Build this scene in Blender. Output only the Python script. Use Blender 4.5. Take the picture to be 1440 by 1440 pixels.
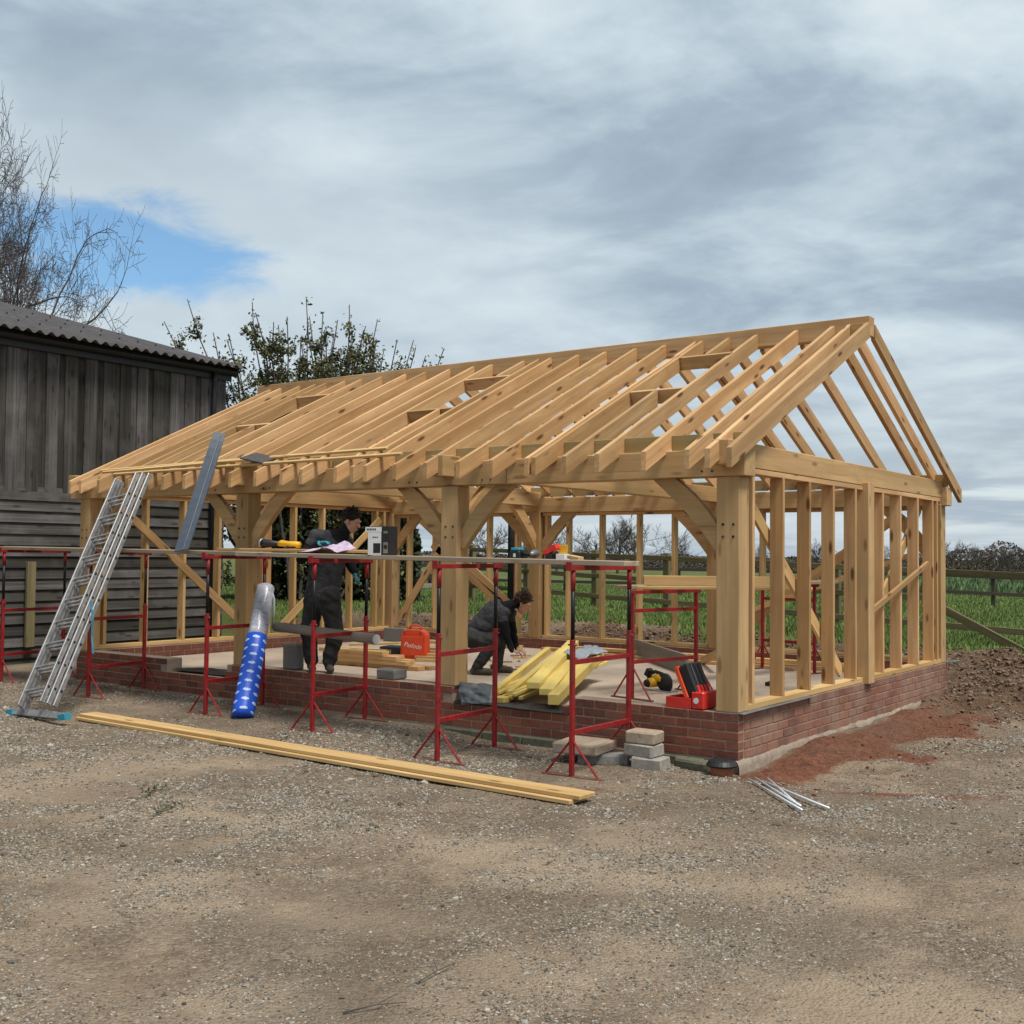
import bpy, bmesh, math, random
import numpy as np
from mathutils import Vector, Matrix, Euler
for o in list(bpy.data.objects): bpy.data.objects.remove(o)
scene = bpy.context.scene
COL = scene.collection
R = math.radians
random.seed(7)

# ------------------------------------------------------------------ camera
CAM = np.array([3.9393, -8.5009, 1.7003])
CF = np.array([-0.58824595, 0.80783969, 0.03690181])
CR = np.array([0.80856062, 0.58833577, 0.0095259])
CU = np.array([0.01401525, -0.03544092, 0.99927349])
FPX = 1614.888
cd = bpy.data.cameras.new('camera'); cam = bpy.data.objects.new('camera', cd); COL.objects.link(cam)
cd.sensor_fit = 'HORIZONTAL'; cd.sensor_width = 36; cd.lens = 36*FPX/1440
cd.clip_start = 0.1; cd.clip_end = 5000
Mc = Matrix(((CR[0], CU[0], -CF[0], CAM[0]), (CR[1], CU[1], -CF[1], CAM[1]), (CR[2], CU[2], -CF[2], CAM[2]), (0, 0, 0, 1)))
cam.matrix_world = Mc
scene.camera = cam

def ray(x, y): return CF + CR*(x-720)/FPX - CU*(y-720)/FPX
def px(x, y, ax, v):
    d = ray(x, y); i = 'xyz'.index(ax); t = (v-CAM[i])/d[i]; return Vector(CAM+t*d)
def pd(x, y, depth): return Vector(CAM+ray(x, y)*depth)

# ------------------------------------------------------------------ node helper
class NT:
    def __init__(s, tree): s.t = tree; s.n = tree.nodes; s.l = tree.links
    def add(s, typ, **kw):
        n = s.n.new(typ)
        for k, v in kw.items():
            if k.startswith('i_'):
                key = k[2:]; key = int(key) if key.isdigit() else key
                if hasattr(v, 'is_linked') or isinstance(v, bpy.types.NodeSocket): s.l.new(v, n.inputs[key])
                else: n.inputs[key].default_value = v
            else: setattr(n, k, v)
        return n
    def link(s, a, b): s.l.new(a, b)
    def setin(s, n, key, v):
        if isinstance(v, bpy.types.NodeSocket): s.l.new(v, n.inputs[key])
        else: n.inputs[key].default_value = v
    def math(s, op, a, b=None, c=None, clamp=False):
        n = s.n.new('ShaderNodeMath'); n.operation = op; n.use_clamp = clamp
        s.setin(n, 0, a)
        if b is not None: s.setin(n, 1, b)
        if c is not None: s.setin(n, 2, c)
        return n.outputs[0]
    def vmath(s, op, a, b=None):
        n = s.n.new('ShaderNodeVectorMath'); n.operation = op; s.setin(n, 0, a)
        if b is not None: s.setin(n, 3 if op == 'SCALE' else 1, b)
        return n.outputs['Value'] if op in ('DOT_PRODUCT', 'LENGTH', 'DISTANCE') else n.outputs[0]
    def mix(s, f, a, b, typ='MIX'):
        n = s.n.new('ShaderNodeMix'); n.data_type = 'RGBA'; n.blend_type = typ; n.clamp_factor = True
        s.setin(n, 0, f); s.setin(n, 6, a); s.setin(n, 7, b); return n.outputs[2]
    def noise(s, vec, scale, detail=4, rough=.55, dist=0):
        n = s.n.new('ShaderNodeTexNoise'); s.setin(n, 'Vector', vec); n.inputs['Scale'].default_value = scale
        n.inputs['Detail'].default_value = detail; n.inputs['Roughness'].default_value = rough
        n.inputs['Distortion'].default_value = dist; return n.outputs['Fac']
    def ramp(s, f, pts, interp='LINEAR'):
        n = s.n.new('ShaderNodeValToRGB'); s.setin(n, 0, f); cr = n.color_ramp; cr.interpolation = interp
        while len(cr.elements) < len(pts): cr.elements.new(.5)
        for e, (p, c) in zip(cr.elements, pts):
            e.position = p; e.color = (c, c, c, 1) if not hasattr(c, '__len__') else (*c, 1)[:4]
        return n.outputs[0]
    def sstep(s, f, a, b):
        n = s.n.new('ShaderNodeMapRange'); n.interpolation_type = 'SMOOTHSTEP'; s.setin(n, 0, f)
        n.inputs[1].default_value = a; n.inputs[2].default_value = b; return n.outputs[0]

# ------------------------------------------------------------------ world, sun, exposure
SUN_DIR = Vector((0.55, -0.14, 1.2)).normalized()
w = bpy.data.worlds.new('World'); scene.world = w; w.use_nodes = True
N = NT(w.node_tree); N.n.clear()
gen = N.add('ShaderNodeTexCoord').outputs['Generated']
dirn = N.vmath('NORMALIZE', gen)
sep = N.add('ShaderNodeSeparateXYZ', i_0=dirn)
sky = N.add('ShaderNodeTexSky', sky_type='NISHITA', sun_disc=False)
sky.sun_elevation = math.asin(SUN_DIR.z); sky.sun_rotation = math.atan2(SUN_DIR.x, SUN_DIR.y)
sky.air_density = 1.0; sky.dust_density = .5; sky.ozone_density = 1.5
den = N.math('ADD', N.math('MAXIMUM', sep.outputs[2], 0.0), 0.13)
cxy = N.add('ShaderNodeCombineXYZ', i_0=N.math('DIVIDE', sep.outputs[0], den), i_1=N.math('DIVIDE', sep.outputs[1], den), i_2=0.0).outputs[0]
n1 = N.noise(cxy, 1.35, 7, .56, .35)
n2 = N.noise(N.vmath('ADD', cxy, (13.1, 4.2, 2.0)), 0.55, 4, .5, .2)
n3 = N.noise(N.vmath('MULTIPLY', dirn, (1.0, 1.0, 2.6)), 5.5, 6, .6, .4)
thick = N.math('ADD', N.math('MULTIPLY', n1, .5), N.math('ADD', N.math('MULTIPLY', n2, .33), N.math('MULTIPLY', n3, .22)))
cloud = N.ramp(thick, [(.39, (.90, .955, .99)), (.48, (.67, .765, .85)), (.565, (.43, .525, .63)), (.67, (.29, .37, .47))])
hor = N.sstep(sep.outputs[2], .22, .0)
cloud = N.mix(N.math('MULTIPLY', hor, .6), cloud, (.70, .75, .78, 1))
bands = N.noise(N.vmath('MULTIPLY', dirn, (1.6, 1.6, 16.0)), 2.3, 5, .55, .3)
bandm = N.math('MULTIPLY', N.sstep(bands, .5, .62), N.sstep(sep.outputs[2], .16, .03))
cloud = N.mix(N.math('MULTIPLY', bandm, .7), cloud, (.38, .46, .57, 1))
# a gap in the cloud where blue sky shows
bd = Vector(ray(190, 355)).normalized()
tang = Vector((bd.y, -bd.x, 0)).normalized(); bu = tang.cross(bd)
du = N.math('DIVIDE', N.vmath('DOT_PRODUCT', dirn, tuple(tang)), .112)
dv = N.math('DIVIDE', N.vmath('DOT_PRODUCT', N.vmath('SUBTRACT', dirn, tuple(bd)), tuple(bu)), .044)
rr = N.math('SQRT', N.math('ADD', N.math('POWER', du, 2.0), N.math('POWER', dv, 2.0)))
front = N.vmath('DOT_PRODUCT', dirn, tuple(bd))
gn = N.noise(N.vmath('MULTIPLY', dirn, (1, 1, 2.2)), 9.0, 6, .6, .6)
gap = N.math('SUBTRACT', 1.0, N.sstep(N.math('ADD', rr, N.math('MULTIPLY', N.math('SUBTRACT', gn, .5), 1.7)), .62, 1.2))
gap = N.math('MULTIPLY', gap, N.sstep(front, .8, .9))
gap2 = N.math('MULTIPLY', N.sstep(thick, .41, .33), .55)
gap = N.math('MAXIMUM', gap, gap2)
rim = N.math('SUBTRACT', 1.0, N.sstep(rr, .8, 4.5))
cloud = N.mix(N.math('MULTIPLY', N.math('MULTIPLY', rim, N.sstep(front, .7, .9)), .7), cloud, (.72, .80, .87, 1))
blue = N.mix(1.0, sky.outputs[0], (.78, 1.2, 1.38, 1), 'MULTIPLY')
ccol = N.mix(1.0, cloud, (7.9, 8.15, 8.1, 1), 'MULTIPLY')
bg = N.add('ShaderNodeBackground'); bg.inputs['Strength'].default_value = .1
N.link(N.mix(N.math('MULTIPLY', gap, .84), ccol, blue), bg.inputs['Color'])
out = N.add('ShaderNodeOutputWorld'); N.link(bg.outputs[0], out.inputs[0])

sl = bpy.data.lights.new('sun', 'SUN'); sl.energy = 3.6; sl.angle = R(16); sl.color = (1, .95, .87)
so = bpy.data.objects.new('sun', sl); COL.objects.link(so)
so.rotation_euler = SUN_DIR.to_track_quat('Z', 'Y').to_euler()
scene.view_settings.view_transform = 'Standard'; scene.view_settings.look = 'None'
scene.view_settings.exposure = 0.17; scene.view_settings.gamma = 1
scene.render.engine = 'CYCLES'

# ------------------------------------------------------------------ materials
def mat(name):
    m = bpy.data.materials.new(name); m.use_nodes = True
    t = NT(m.node_tree); b = t.n['Principled BSDF']; return m, t, b
def bump(t, b, h, strength=.3, dist=.01):
    n = t.add('ShaderNodeBump'); n.inputs['Strength'].default_value = strength; n.inputs['Distance'].default_value = dist
    t.link(h, n.inputs['Height']); t.link(n.outputs[0], b.inputs['Normal'])
def ocoord(t, rnd=True):
    v = t.add('ShaderNodeTexCoord').outputs['Object']
    if rnd:
        r = t.add('ShaderNodeObjectInfo').outputs['Random']
        v = t.vmath('ADD', v, t.add('ShaderNodeCombineXYZ', i_0=t.math('MULTIPLY', r, 37.0), i_1=t.math('MULTIPLY', r, 91.0), i_2=t.math('MULTIPLY', r, 53.0)).outputs[0])
    return v
def wood(name, c1, c2, knots=.5, rough=.75, gs=(1.3, 26, 26), var=.18, stain=0.0, staincol=(.3, .27, .2, 1), bumps=.25, hue=.5):
    m, t, b = mat(name)
    v = ocoord(t); r = t.add('ShaderNodeObjectInfo').outputs['Random']
    g = t.noise(t.vmath('MULTIPLY', v, gs), 1.0, 5, .6, .5)
    g2 = t.noise(t.vmath('MULTIPLY', v, (gs[0]*.35, gs[1]*.22, gs[2]*.22)), 1.0, 3, .5, .3)
    c = t.mix(t.ramp(g, [(.3, 0), (.72, 1)]), (*c1, 1), (*c2, 1))
    c = t.mix(t.math('MULTIPLY', t.ramp(g2, [(.38, 0), (.66, 1)]), .65), c, tuple(x*.78 for x in c2)+(1,))
    ck = t.noise(t.vmath('MULTIPLY', v, (.9, 60, 60)), 1.0, 2, .5)
    c = t.mix(t.math('MULTIPLY', t.ramp(ck, [(.68, 0), (.73, 1)]), .5), c, tuple(x*.35 for x in c2)+(1,))
    if stain:
        s = t.noise(v, 1.7, 4, .6)
        c = t.mix(t.math('MULTIPLY', t.ramp(s, [(.5, 0), (.68, 1)]), stain), c, staincol)
    if knots:
        vo = t.add('ShaderNodeTexVoronoi'); t.link(t.vmath('MULTIPLY', v, (2.3, 8, 8)), vo.inputs['Vector']); vo.inputs['Scale'].default_value = 1.0
        k = t.sstep(vo.outputs['Distance'], .22, .08)
        c = t.mix(t.math('MULTIPLY', k, knots), c, (c2[0]*.28, c2[1]*.2, c2[2]*.16, 1))
    hv = t.math('ADD', 1.0-var*.6, t.math('MULTIPLY', r, var))
    c = t.mix(1.0, c, t.add('ShaderNodeCombineXYZ', i_0=hv, i_1=hv, i_2=t.math('MULTIPLY', hv, t.math('ADD', .8, t.math('MULTIPLY', hv, .2)))).outputs[0], 'MULTIPLY')
    c = t.mix(t.math('MULTIPLY', t.math('FRACT', t.math('MULTIPLY', r, 7.31)), hue*min(1, var*2.5)), c, t.mix(1.0, c, (.98, .86, .69, 1), 'MULTIPLY'))
    t.link(c, b.inputs['Base Color']); b.inputs['Roughness'].default_value = rough
    b.inputs['Specular IOR Level'].default_value = .25
    bump(t, b, g, bumps, .004)
    return m
def plain(name, col, rough=.6, metal=0, var=.12, scale=14, bumps=.08, spec=.4, dirt=0, dirtcol=(.2, .16, .12, 1)):
    m, t, b = mat(name); v = ocoord(t)
    n = t.noise(v, scale, 5, .6)
    lo = tuple(x*(1-var) for x in col)+(1,); hi = tuple(min(1, x*(1+var)) for x in col)+(1,)
    c = t.mix(t.ramp(n, [(.3, 0), (.7, 1)]), lo, hi)
    if dirt:
        d = t.noise(v, scale*.35, 6, .65)
        c = t.mix(t.math('MULTIPLY', t.ramp(d, [(.5, 0), (.66, 1)]), dirt), c, dirtcol)
    t.link(c, b.inputs['Base Color'])
    t.link(t.ramp(n, [(.25, max(0, rough-.1)), (.75, min(1, rough+.1))]), b.inputs['Roughness'])
    b.inputs['Metallic'].default_value = metal; b.inputs['Specular IOR Level'].default_value = spec
    if bumps: bump(t, b, n, bumps, .004)
    return m

M = {}
M['pine'] = wood('pine', (.70, .465, .245), (.46, .265, .12), .95, .7, var=.42, stain=.45, staincol=(.40, .225, .09, 1))
M['pine_pale'] = wood('pine_pale', (.74, .53, .27), (.55, .345, .14), .8, .7, var=.3)
M['oak'] = wood('oak', (.60, .405, .205), (.43, .268, .122), .6, .75, (1.0, 18, 18), .28, .6, (.36, .26, .125, 1))
M['treated'] = wood('treated', (.46, .35, .17), (.36, .25, .11), .4, .8, (1.2, 20, 20), .2, .4, (.25, .22, .11, 1))
M['yellow_wood'] = wood('yellow_wood', (.80, .64, .22), (.70, .52, .14), .12, .7, (1.5, 20, 20), .2)
M['board_wood'] = wood('board_wood', (.46, .37, .27), (.29, .23, .17), .4, .85, (1.2, 22, 22), .3, .7, (.24, .21, .18, 1))
M['grey_board'] = wood('grey_board', (.33, .29, .24), (.25, .21, .17), .2, .85, (1.2, 22, 22), .15)
M['barn_wood'] = wood('barn_wood', (.125, .116, .107), (.038, .034, .031), .6, .9, (.7, 34, 34), .85, .6, (.135, .128, .12, 1), .6, 0)
M['fence_wood'] = wood('fence_wood', (.26, .215, .115), (.14, .115, .062), .3, .9, (.8, 22, 22), .4, .5, (.12, .125, .055, 1), .4)
M['far_fence'] = wood('far_fence', (.1, .085, .065), (.06, .05, .04), 0, .9)
M['red_paint'] = plain('red_paint', (.27, .011, .013), .5, 0, .3, 20, .15, .4, .55, (.13, .045, .035, 1))
M['rust_red'] = plain('rust_red', (.2, .07, .05), .75, .1, .3, 30, .2, .3, .6, (.22, .17, .13, 1))
M['black_steel'] = plain('black_steel', (.018, .018, .02), .45, .5, .3, 18, .05)
M['black_plastic'] = plain('black_plastic', (.016, .016, .017), .5, 0, .3, 25, .05)
M['dark_metal'] = plain('dark_metal', (.028, .028, .03), .5, .2, .3, 15)
M['alu'] = plain('aluminium', (.34, .34, .345), .45, .6, .25, 16, .08, .4, .4, (.36, .35, .33, 1))
M['teal_plastic'] = plain('teal_plastic', (.03, .25, .34), .5, 0, .2)
M['anthracite'] = plain('anthracite', (.065, .08, .105), .42, 0, .1, 10, .03)
M['orange_plastic'] = plain('orange_plastic', (.72, .075, .022), .42, 0, .12, 10, .05)
M['red_plastic'] = plain('red_plastic', (.62, .03, .02), .4, 0, .15, 10, .05)
M['yellow_plastic'] = plain('yellow_plastic', (.75, .4, .02), .4, 0, .12, 10, .05)
M['white_card'] = plain('white_card', (.72, .72, .72), .6, 0, .06)
M['white_metal'] = plain('white_metal', (.7, .72, .75), .35, .4, .08)
M['cardboard'] = plain('cardboard', (.25, .2, .16), .8, 0, .12, 8, .1)
M['slate'] = plain('slate', (.06, .052, .05), .7, 0, .3, 20, .2)
M['membrane'] = plain('membrane', (.105, .115, .125), .5, 0, .2, 9, .2, .4, .4, (.24, .22, .2, 1))
M['black_membrane'] = plain('black_membrane', (.016, .017, .018), .45, 0, .3, 9, .2)
M['purple_cloth'] = plain('purple_cloth', (.48, .37, .5), .9, 0, .35, 16, .3)
M['concrete'] = plain('concrete', (.31, .285, .25), .9, 0, .18, 30, .5, .2, .5, (.2, .18, .15, 1))
M['green_concrete'] = plain('green_concrete', (.125, .122, .085), .9, 0, .25, 22, .5, .2, .6, (.07, .075, .04, 1))
M['grey_block'] = plain('grey_block', (.2, .19, .18), .92, 0, .2, 50, .6, .2)
M['terracotta'] = plain('terracotta', (.33, .11, .055), .7, 0, .2, 20, .2, .3, .4, (.2, .12, .08, 1))
M['skin'] = plain('skin', (.52, .29, .21), .55, 0, .1, 25, .05)
M['black_cloth'] = plain('black_cloth', (.014, .014, .016), .9, 0, .4, 12, .5, .15)
M['vest_cloth'] = plain('vest_cloth', (.055, .056, .065), .9, 0, .35, 12, .5, .15)
M['trouser_cloth'] = plain('trouser_cloth', (.042, .041, .04), .9, 0, .35, 12, .5, .15)
M['boot'] = plain('boot', (.08, .066, .048), .8, 0, .3, 20, .3)
M['hair'] = plain('hair', (.017, .012, .009), .7, 0, .5, 60, .6)
M['hair_brown'] = plain('hair_brown', (.045, .022, .013), .7, 0, .5, 60, .6)
M['bark'] = plain('bark', (.10, .086, .082), .9, 0, .3, 8, .3, .2)
M['bark_far'] = plain('bark_far', (.105, .088, .078), .95, 0, .2, 8, 0, .1)
M['glass_grey'] = plain('grey_sheet', (.3, .33, .37), .35, 0, .2)

# corrugated roof
m, t, b = mat('corrugated'); v = t.add('ShaderNodeTexCoord').outputs['Object']
n_ = t.noise(v, 3.0, 6, .65)
t.link(t.mix(t.ramp(n_, [(.35, 0), (.7, 1)]), (.04, .037, .04, 1), (.085, .075, .073, 1)), b.inputs['Base Color']); b.inputs['Roughness'].default_value = .85
M['corrugated'] = m
# brick
m, t, b = mat('brick'); r = t.add('ShaderNodeObjectInfo').outputs['Random']; v = ocoord(t)
gpos = t.add('ShaderNodeNewGeometry').outputs['Position']
n_ = t.noise(v, 22, 6, .65)
c = t.ramp(r, [(0, (.115, .036, .025)), (.3, (.185, .056, .033)), (.65, (.235, .076, .042)), (.85, (.16, .05, .034)), (1, (.10, .036, .03))])
c = t.mix(t.math('MULTIPLY', t.ramp(n_, [(.4, 0), (.72, 1)]), .45), c, (.30, .115, .075, 1))
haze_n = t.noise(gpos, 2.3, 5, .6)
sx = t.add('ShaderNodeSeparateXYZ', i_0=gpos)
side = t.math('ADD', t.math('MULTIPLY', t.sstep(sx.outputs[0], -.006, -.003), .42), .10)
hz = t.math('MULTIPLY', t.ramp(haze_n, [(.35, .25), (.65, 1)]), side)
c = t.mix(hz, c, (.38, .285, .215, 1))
t.link(c, b.inputs['Base Color']); b.inputs['Roughness'].default_value = .88; b.inputs['Specular IOR Level'].default_value = .2
bump(t, b, n_, .5, .006); M['brick'] = m
M['mortar'] = plain('mortar', (.33, .255, .195), .95, 0, .2, 40, .6, .15, .4, (.24, .19, .15, 1))
M['footing'] = plain('footing', (.29, .235, .185), .95, 0, .25, 14, .8, .15, .6, (.22, .12, .075, 1))
# floor slab: dusty screed
m, t, b = mat('slab'); v = t.add('ShaderNodeTexCoord').outputs['Object']
n_ = t.noise(v, 1.6, 7, .6); n2_ = t.noise(v, 16, 5, .6)
c = t.mix(t.ramp(n_, [(.35, 0), (.66, 1)]), (.42, .325, .24, 1), (.54, .44, .34, 1)); c = t.mix(t.math('MULTIPLY', n2_, .35), c, (.28, .22, .17, 1))
t.link(c, b.inputs['Base Color']); b.inputs['Roughness'].default_value = .9; bump(t, b, n2_, .2, .004); M['slab'] = m
# ground: masks from vertex colours give where each soil lies (red soil, dust, dark soil, grass)
m, t, b = mat('ground'); gpos = t.add('ShaderNodeNewGeometry').outputs['Position']
a = t.add('ShaderNodeAttribute', attribute_name='soil'); sp = t.add('ShaderNodeSeparateColor', i_0=a.outputs['Color'])
g1 = t.noise(gpos, 70, 5, .7); g2 = t.noise(gpos, 16, 6, .65); g3 = t.noise(gpos, 2.4, 6, .6); g4 = t.noise(gpos, .7, 4, .55)
vo = t.add('ShaderNodeTexVoronoi'); t.link(gpos, vo.inputs['Vector']); vo.inputs['Scale'].default_value = 62
peb = t.ramp(vo.outputs['Color'], [(.12, (.12, .10, .08)), (.5, (.27, .225, .175)), (.9, (.46, .41, .34))])
c = t.mix(t.ramp(g2, [(.34, .0), (.66, .6)]), peb, (.235, .18, .13, 1))
c = t.mix(t.math('MULTIPLY', t.ramp(g3, [(.42, 0), (.62, 1)]), .6), c, (.175, .128, .09, 1))
c = t.mix(t.math('MULTIPLY', t.ramp(g4, [(.45, 0), (.65, 1)]), .3), c, (.28, .255, .215, 1))
dust = t.math('MULTIPLY', sp.outputs[1], t.ramp(g2, [(.3, .5), (.6, 1)]), clamp=True)
c = t.mix(t.math('MULTIPLY', dust, .85), c, t.mix(g1, (.36, .29, .215, 1), (.50, .415, .32, 1)))
redm = t.ramp(t.math('ADD', sp.outputs[0], t.math('MULTIPLY', t.math('SUBTRACT', g2, .5), 1.5)), [(.3, 0), (.75, .9)])
c = t.mix(redm, c, t.mix(t.ramp(g2, [(.35, 0), (.65, 1)]), (.095, .035, .022, 1), (.28, .11, .067, 1)))
soilc = t.mix(t.ramp(g2, [(.3, 0), (.7, 1)]), (.07, .045, .03, 1), (.23, .16, .11, 1))
c = t.mix(sp.outputs[2], c, soilc)
ga = t.add('ShaderNodeAttribute', attribute_name='grass')
gcol = t.mix(t.ramp(g3, [(.3, 0), (.7, 1)]), (.085, .13, .035, 1), (.15, .19, .06, 1))
crop = t.mix(t.noise(t.vmath('MULTIPLY', gpos, (.6, 2.5, 1)), 1.5, 5, .7), (.05, .09, .03, 1), (.11, .165, .065, 1))
sg = t.add('ShaderNodeSeparateColor', i_0=ga.outputs['Color'])
gcol = t.mix(sg.outputs[1], gcol, crop)
c = t.mix(t.ramp(t.math('ADD', sg.outputs[0], t.math('MULTIPLY', t.math('SUBTRACT', g2, .5), .5)), [(.4, 0), (.6, 1)]), c, gcol)
g5 = t.noise(gpos, .45, 5, .6, .4)
c = t.mix(t.math('MULTIPLY', t.ramp(g5, [(.45, 0), (.6, 1)]), .38), c, (.155, .125, .098, 1))
c = t.mix(1.0, c, (.84, .78, .715, 1), 'MULTIPLY')
t.link(c, b.inputs['Base Color']); b.inputs['Roughness'].default_value = .95; b.inputs['Specular IOR Level'].default_value = .15
hh = t.math('ADD', t.math('MULTIPLY', g1, .35), t.math('ADD', t.math('MULTIPLY', g2, .9), t.math('MULTIPLY', vo.outputs['Distance'], -.5)))
bump(t, b, hh, 1.0, .028); M['ground'] = m
# stones / clods / leaves coloured per piece
def vcol(name, rough=.9, sss=False, bumpy=0):
    m, t, b = mat(name); a = t.add('ShaderNodeAttribute', attribute_name='tint'); t.link(a.outputs['Color'], b.inputs['Base Color'])
    b.inputs['Roughness'].default_value = rough; b.inputs['Specular IOR Level'].default_value = .2
    return m
M['stone'] = vcol('stone'); M['clod'] = vcol('clod'); M['leaf'] = vcol('leaf', .6); M['blade'] = vcol('blade', .7)
# blue wrapped roll: printed wrapper
m, t, b = mat('wrapper'); uv = t.add('ShaderNodeTexCoord').outputs['UV']; su = t.add('ShaderNodeSeparateXYZ', i_0=uv)
U = t.math('MULTIPLY', su.outputs[0], 6.0); V = t.math('MULTIPLY', su.outputs[1], 9.0)
fu = t.math('SUBTRACT', t.math('FRACT', U), .5); par = t.math('MULTIPLY', t.math('MODULO', t.math('FLOOR', U), 2.0), .25)
fv = t.math('SUBTRACT', t.math('FRACT', t.math('ADD', V, par)), .5)
wob = t.math('MULTIPLY', t.math('SUBTRACT', t.noise(t.vmath('MULTIPLY', uv, (1.0, 1.0, 1.0)), 34, 2), .5), .22)
el = t.math('SQRT', t.math('ADD', t.math('POWER', t.math('DIVIDE', fu, .36), 2.0), t.math('POWER', t.math('DIVIDE', t.math('ADD', fv, wob), .15), 2.0)))
mk = t.sstep(el, 1.05, .85)
t.link(t.mix(mk, (.01, .085, .55, 1), (.5, .6, .8, 1)), b.inputs['Base Color']); b.inputs['Roughness'].default_value = .48
wr = t.noise(uv, 9, 4, .6); bump(t, b, wr, .3, .01); M['wrapper'] = m
# clear plastic sleeve with pale printed roll inside
m, t, b = mat('sleeve'); uv = t.add('ShaderNodeTexCoord').outputs['UV']
n_ = t.noise(t.vmath('MULTIPLY', uv, (8, 30, 1)), 1.0, 4, .6)
t.link(t.ramp(n_, [(.35, (.55, .57, .62)), (.55, (.42, .43, .5)), (.7, (.27, .28, .36))]), b.inputs['Base Color'])
b.inputs['Roughness'].default_value = .25; bump(t, b, n_, .3, .01); M['sleeve'] = m

# ------------------------------------------------------------------ mesh helpers
def chamfer_box(lx, ly, lz, c=.003):
    hx, hy, hz = lx/2, ly/2, lz/2; c = min(c, hx*.45, hy*.45, hz*.45)
    vs, idx = [], {}
    for sx in (-1, 1):
        for sy in (-1, 1):
            for sz in (-1, 1):
                for k, p in enumerate(((sx*hx, sy*(hy-c), sz*(hz-c)), (sx*(hx-c), sy*hy, sz*(hz-c)), (sx*(hx-c), sy*(hy-c), sz*hz))):
                    idx[(sx, sy, sz, k)] = len(vs); vs.append(p)
    fs = []
    def quad(l, n):
        a, b_, c_ = (Vector(vs[l[0]]), Vector(vs[l[1]]), Vector(vs[l[2]]))
        if (b_-a).cross(c_-a).dot(Vector(n)) < 0: l = l[::-1]
        fs.append(tuple(l))
    S = [(-1, -1), (1, -1), (1, 1), (-1, 1)]
    for s in (-1, 1):
        quad([idx[(s, a, b_, 0)] for a, b_ in S], (s, 0, 0))
        quad([idx[(a, s, b_, 1)] for a, b_ in S], (0, s, 0))
        quad([idx[(a, b_, s, 2)] for a, b_ in S], (0, 0, s))
    for a in (-1, 1):
        for b_ in (-1, 1):
            quad([idx[(-1, a, b_, 1)], idx[(1, a, b_, 1)], idx[(1, a, b_, 2)], idx[(-1, a, b_, 2)]], (0, a, b_))
            quad([idx[(a, -1, b_, 0)], idx[(a, 1, b_, 0)], idx[(a, 1, b_, 2)], idx[(a, -1, b_, 2)]], (a, 0, b_))
            quad([idx[(a, b_, -1, 0)], idx[(a, b_, 1, 0)], idx[(a, b_, 1, 1)], idx[(a, b_, -1, 1)]], (a, b_, 0))
            for d in (-1, 1): quad([idx[(a, b_, d, k)] for k in range(3)], (a, b_, d))
    return vs, fs
def frame(p0, p1, up=(0, 0, 1)):
    x = (Vector(p1)-Vector(p0)); L = x.length; x.normalize(); z = Vector(up)
    if abs(z.normalized().dot(x)) > .99: z = Vector((1, 0, 0))
    z = (z-x*z.dot(x)).normalized(); y = z.cross(x)
    mid = (Vector(p0)+Vector(p1))/2
    return Matrix(((x.x, y.x, z.x, mid.x), (x.y, y.y, z.y, mid.y), (x.z, y.z, z.z, mid.z), (0, 0, 0, 1))), L
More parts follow.
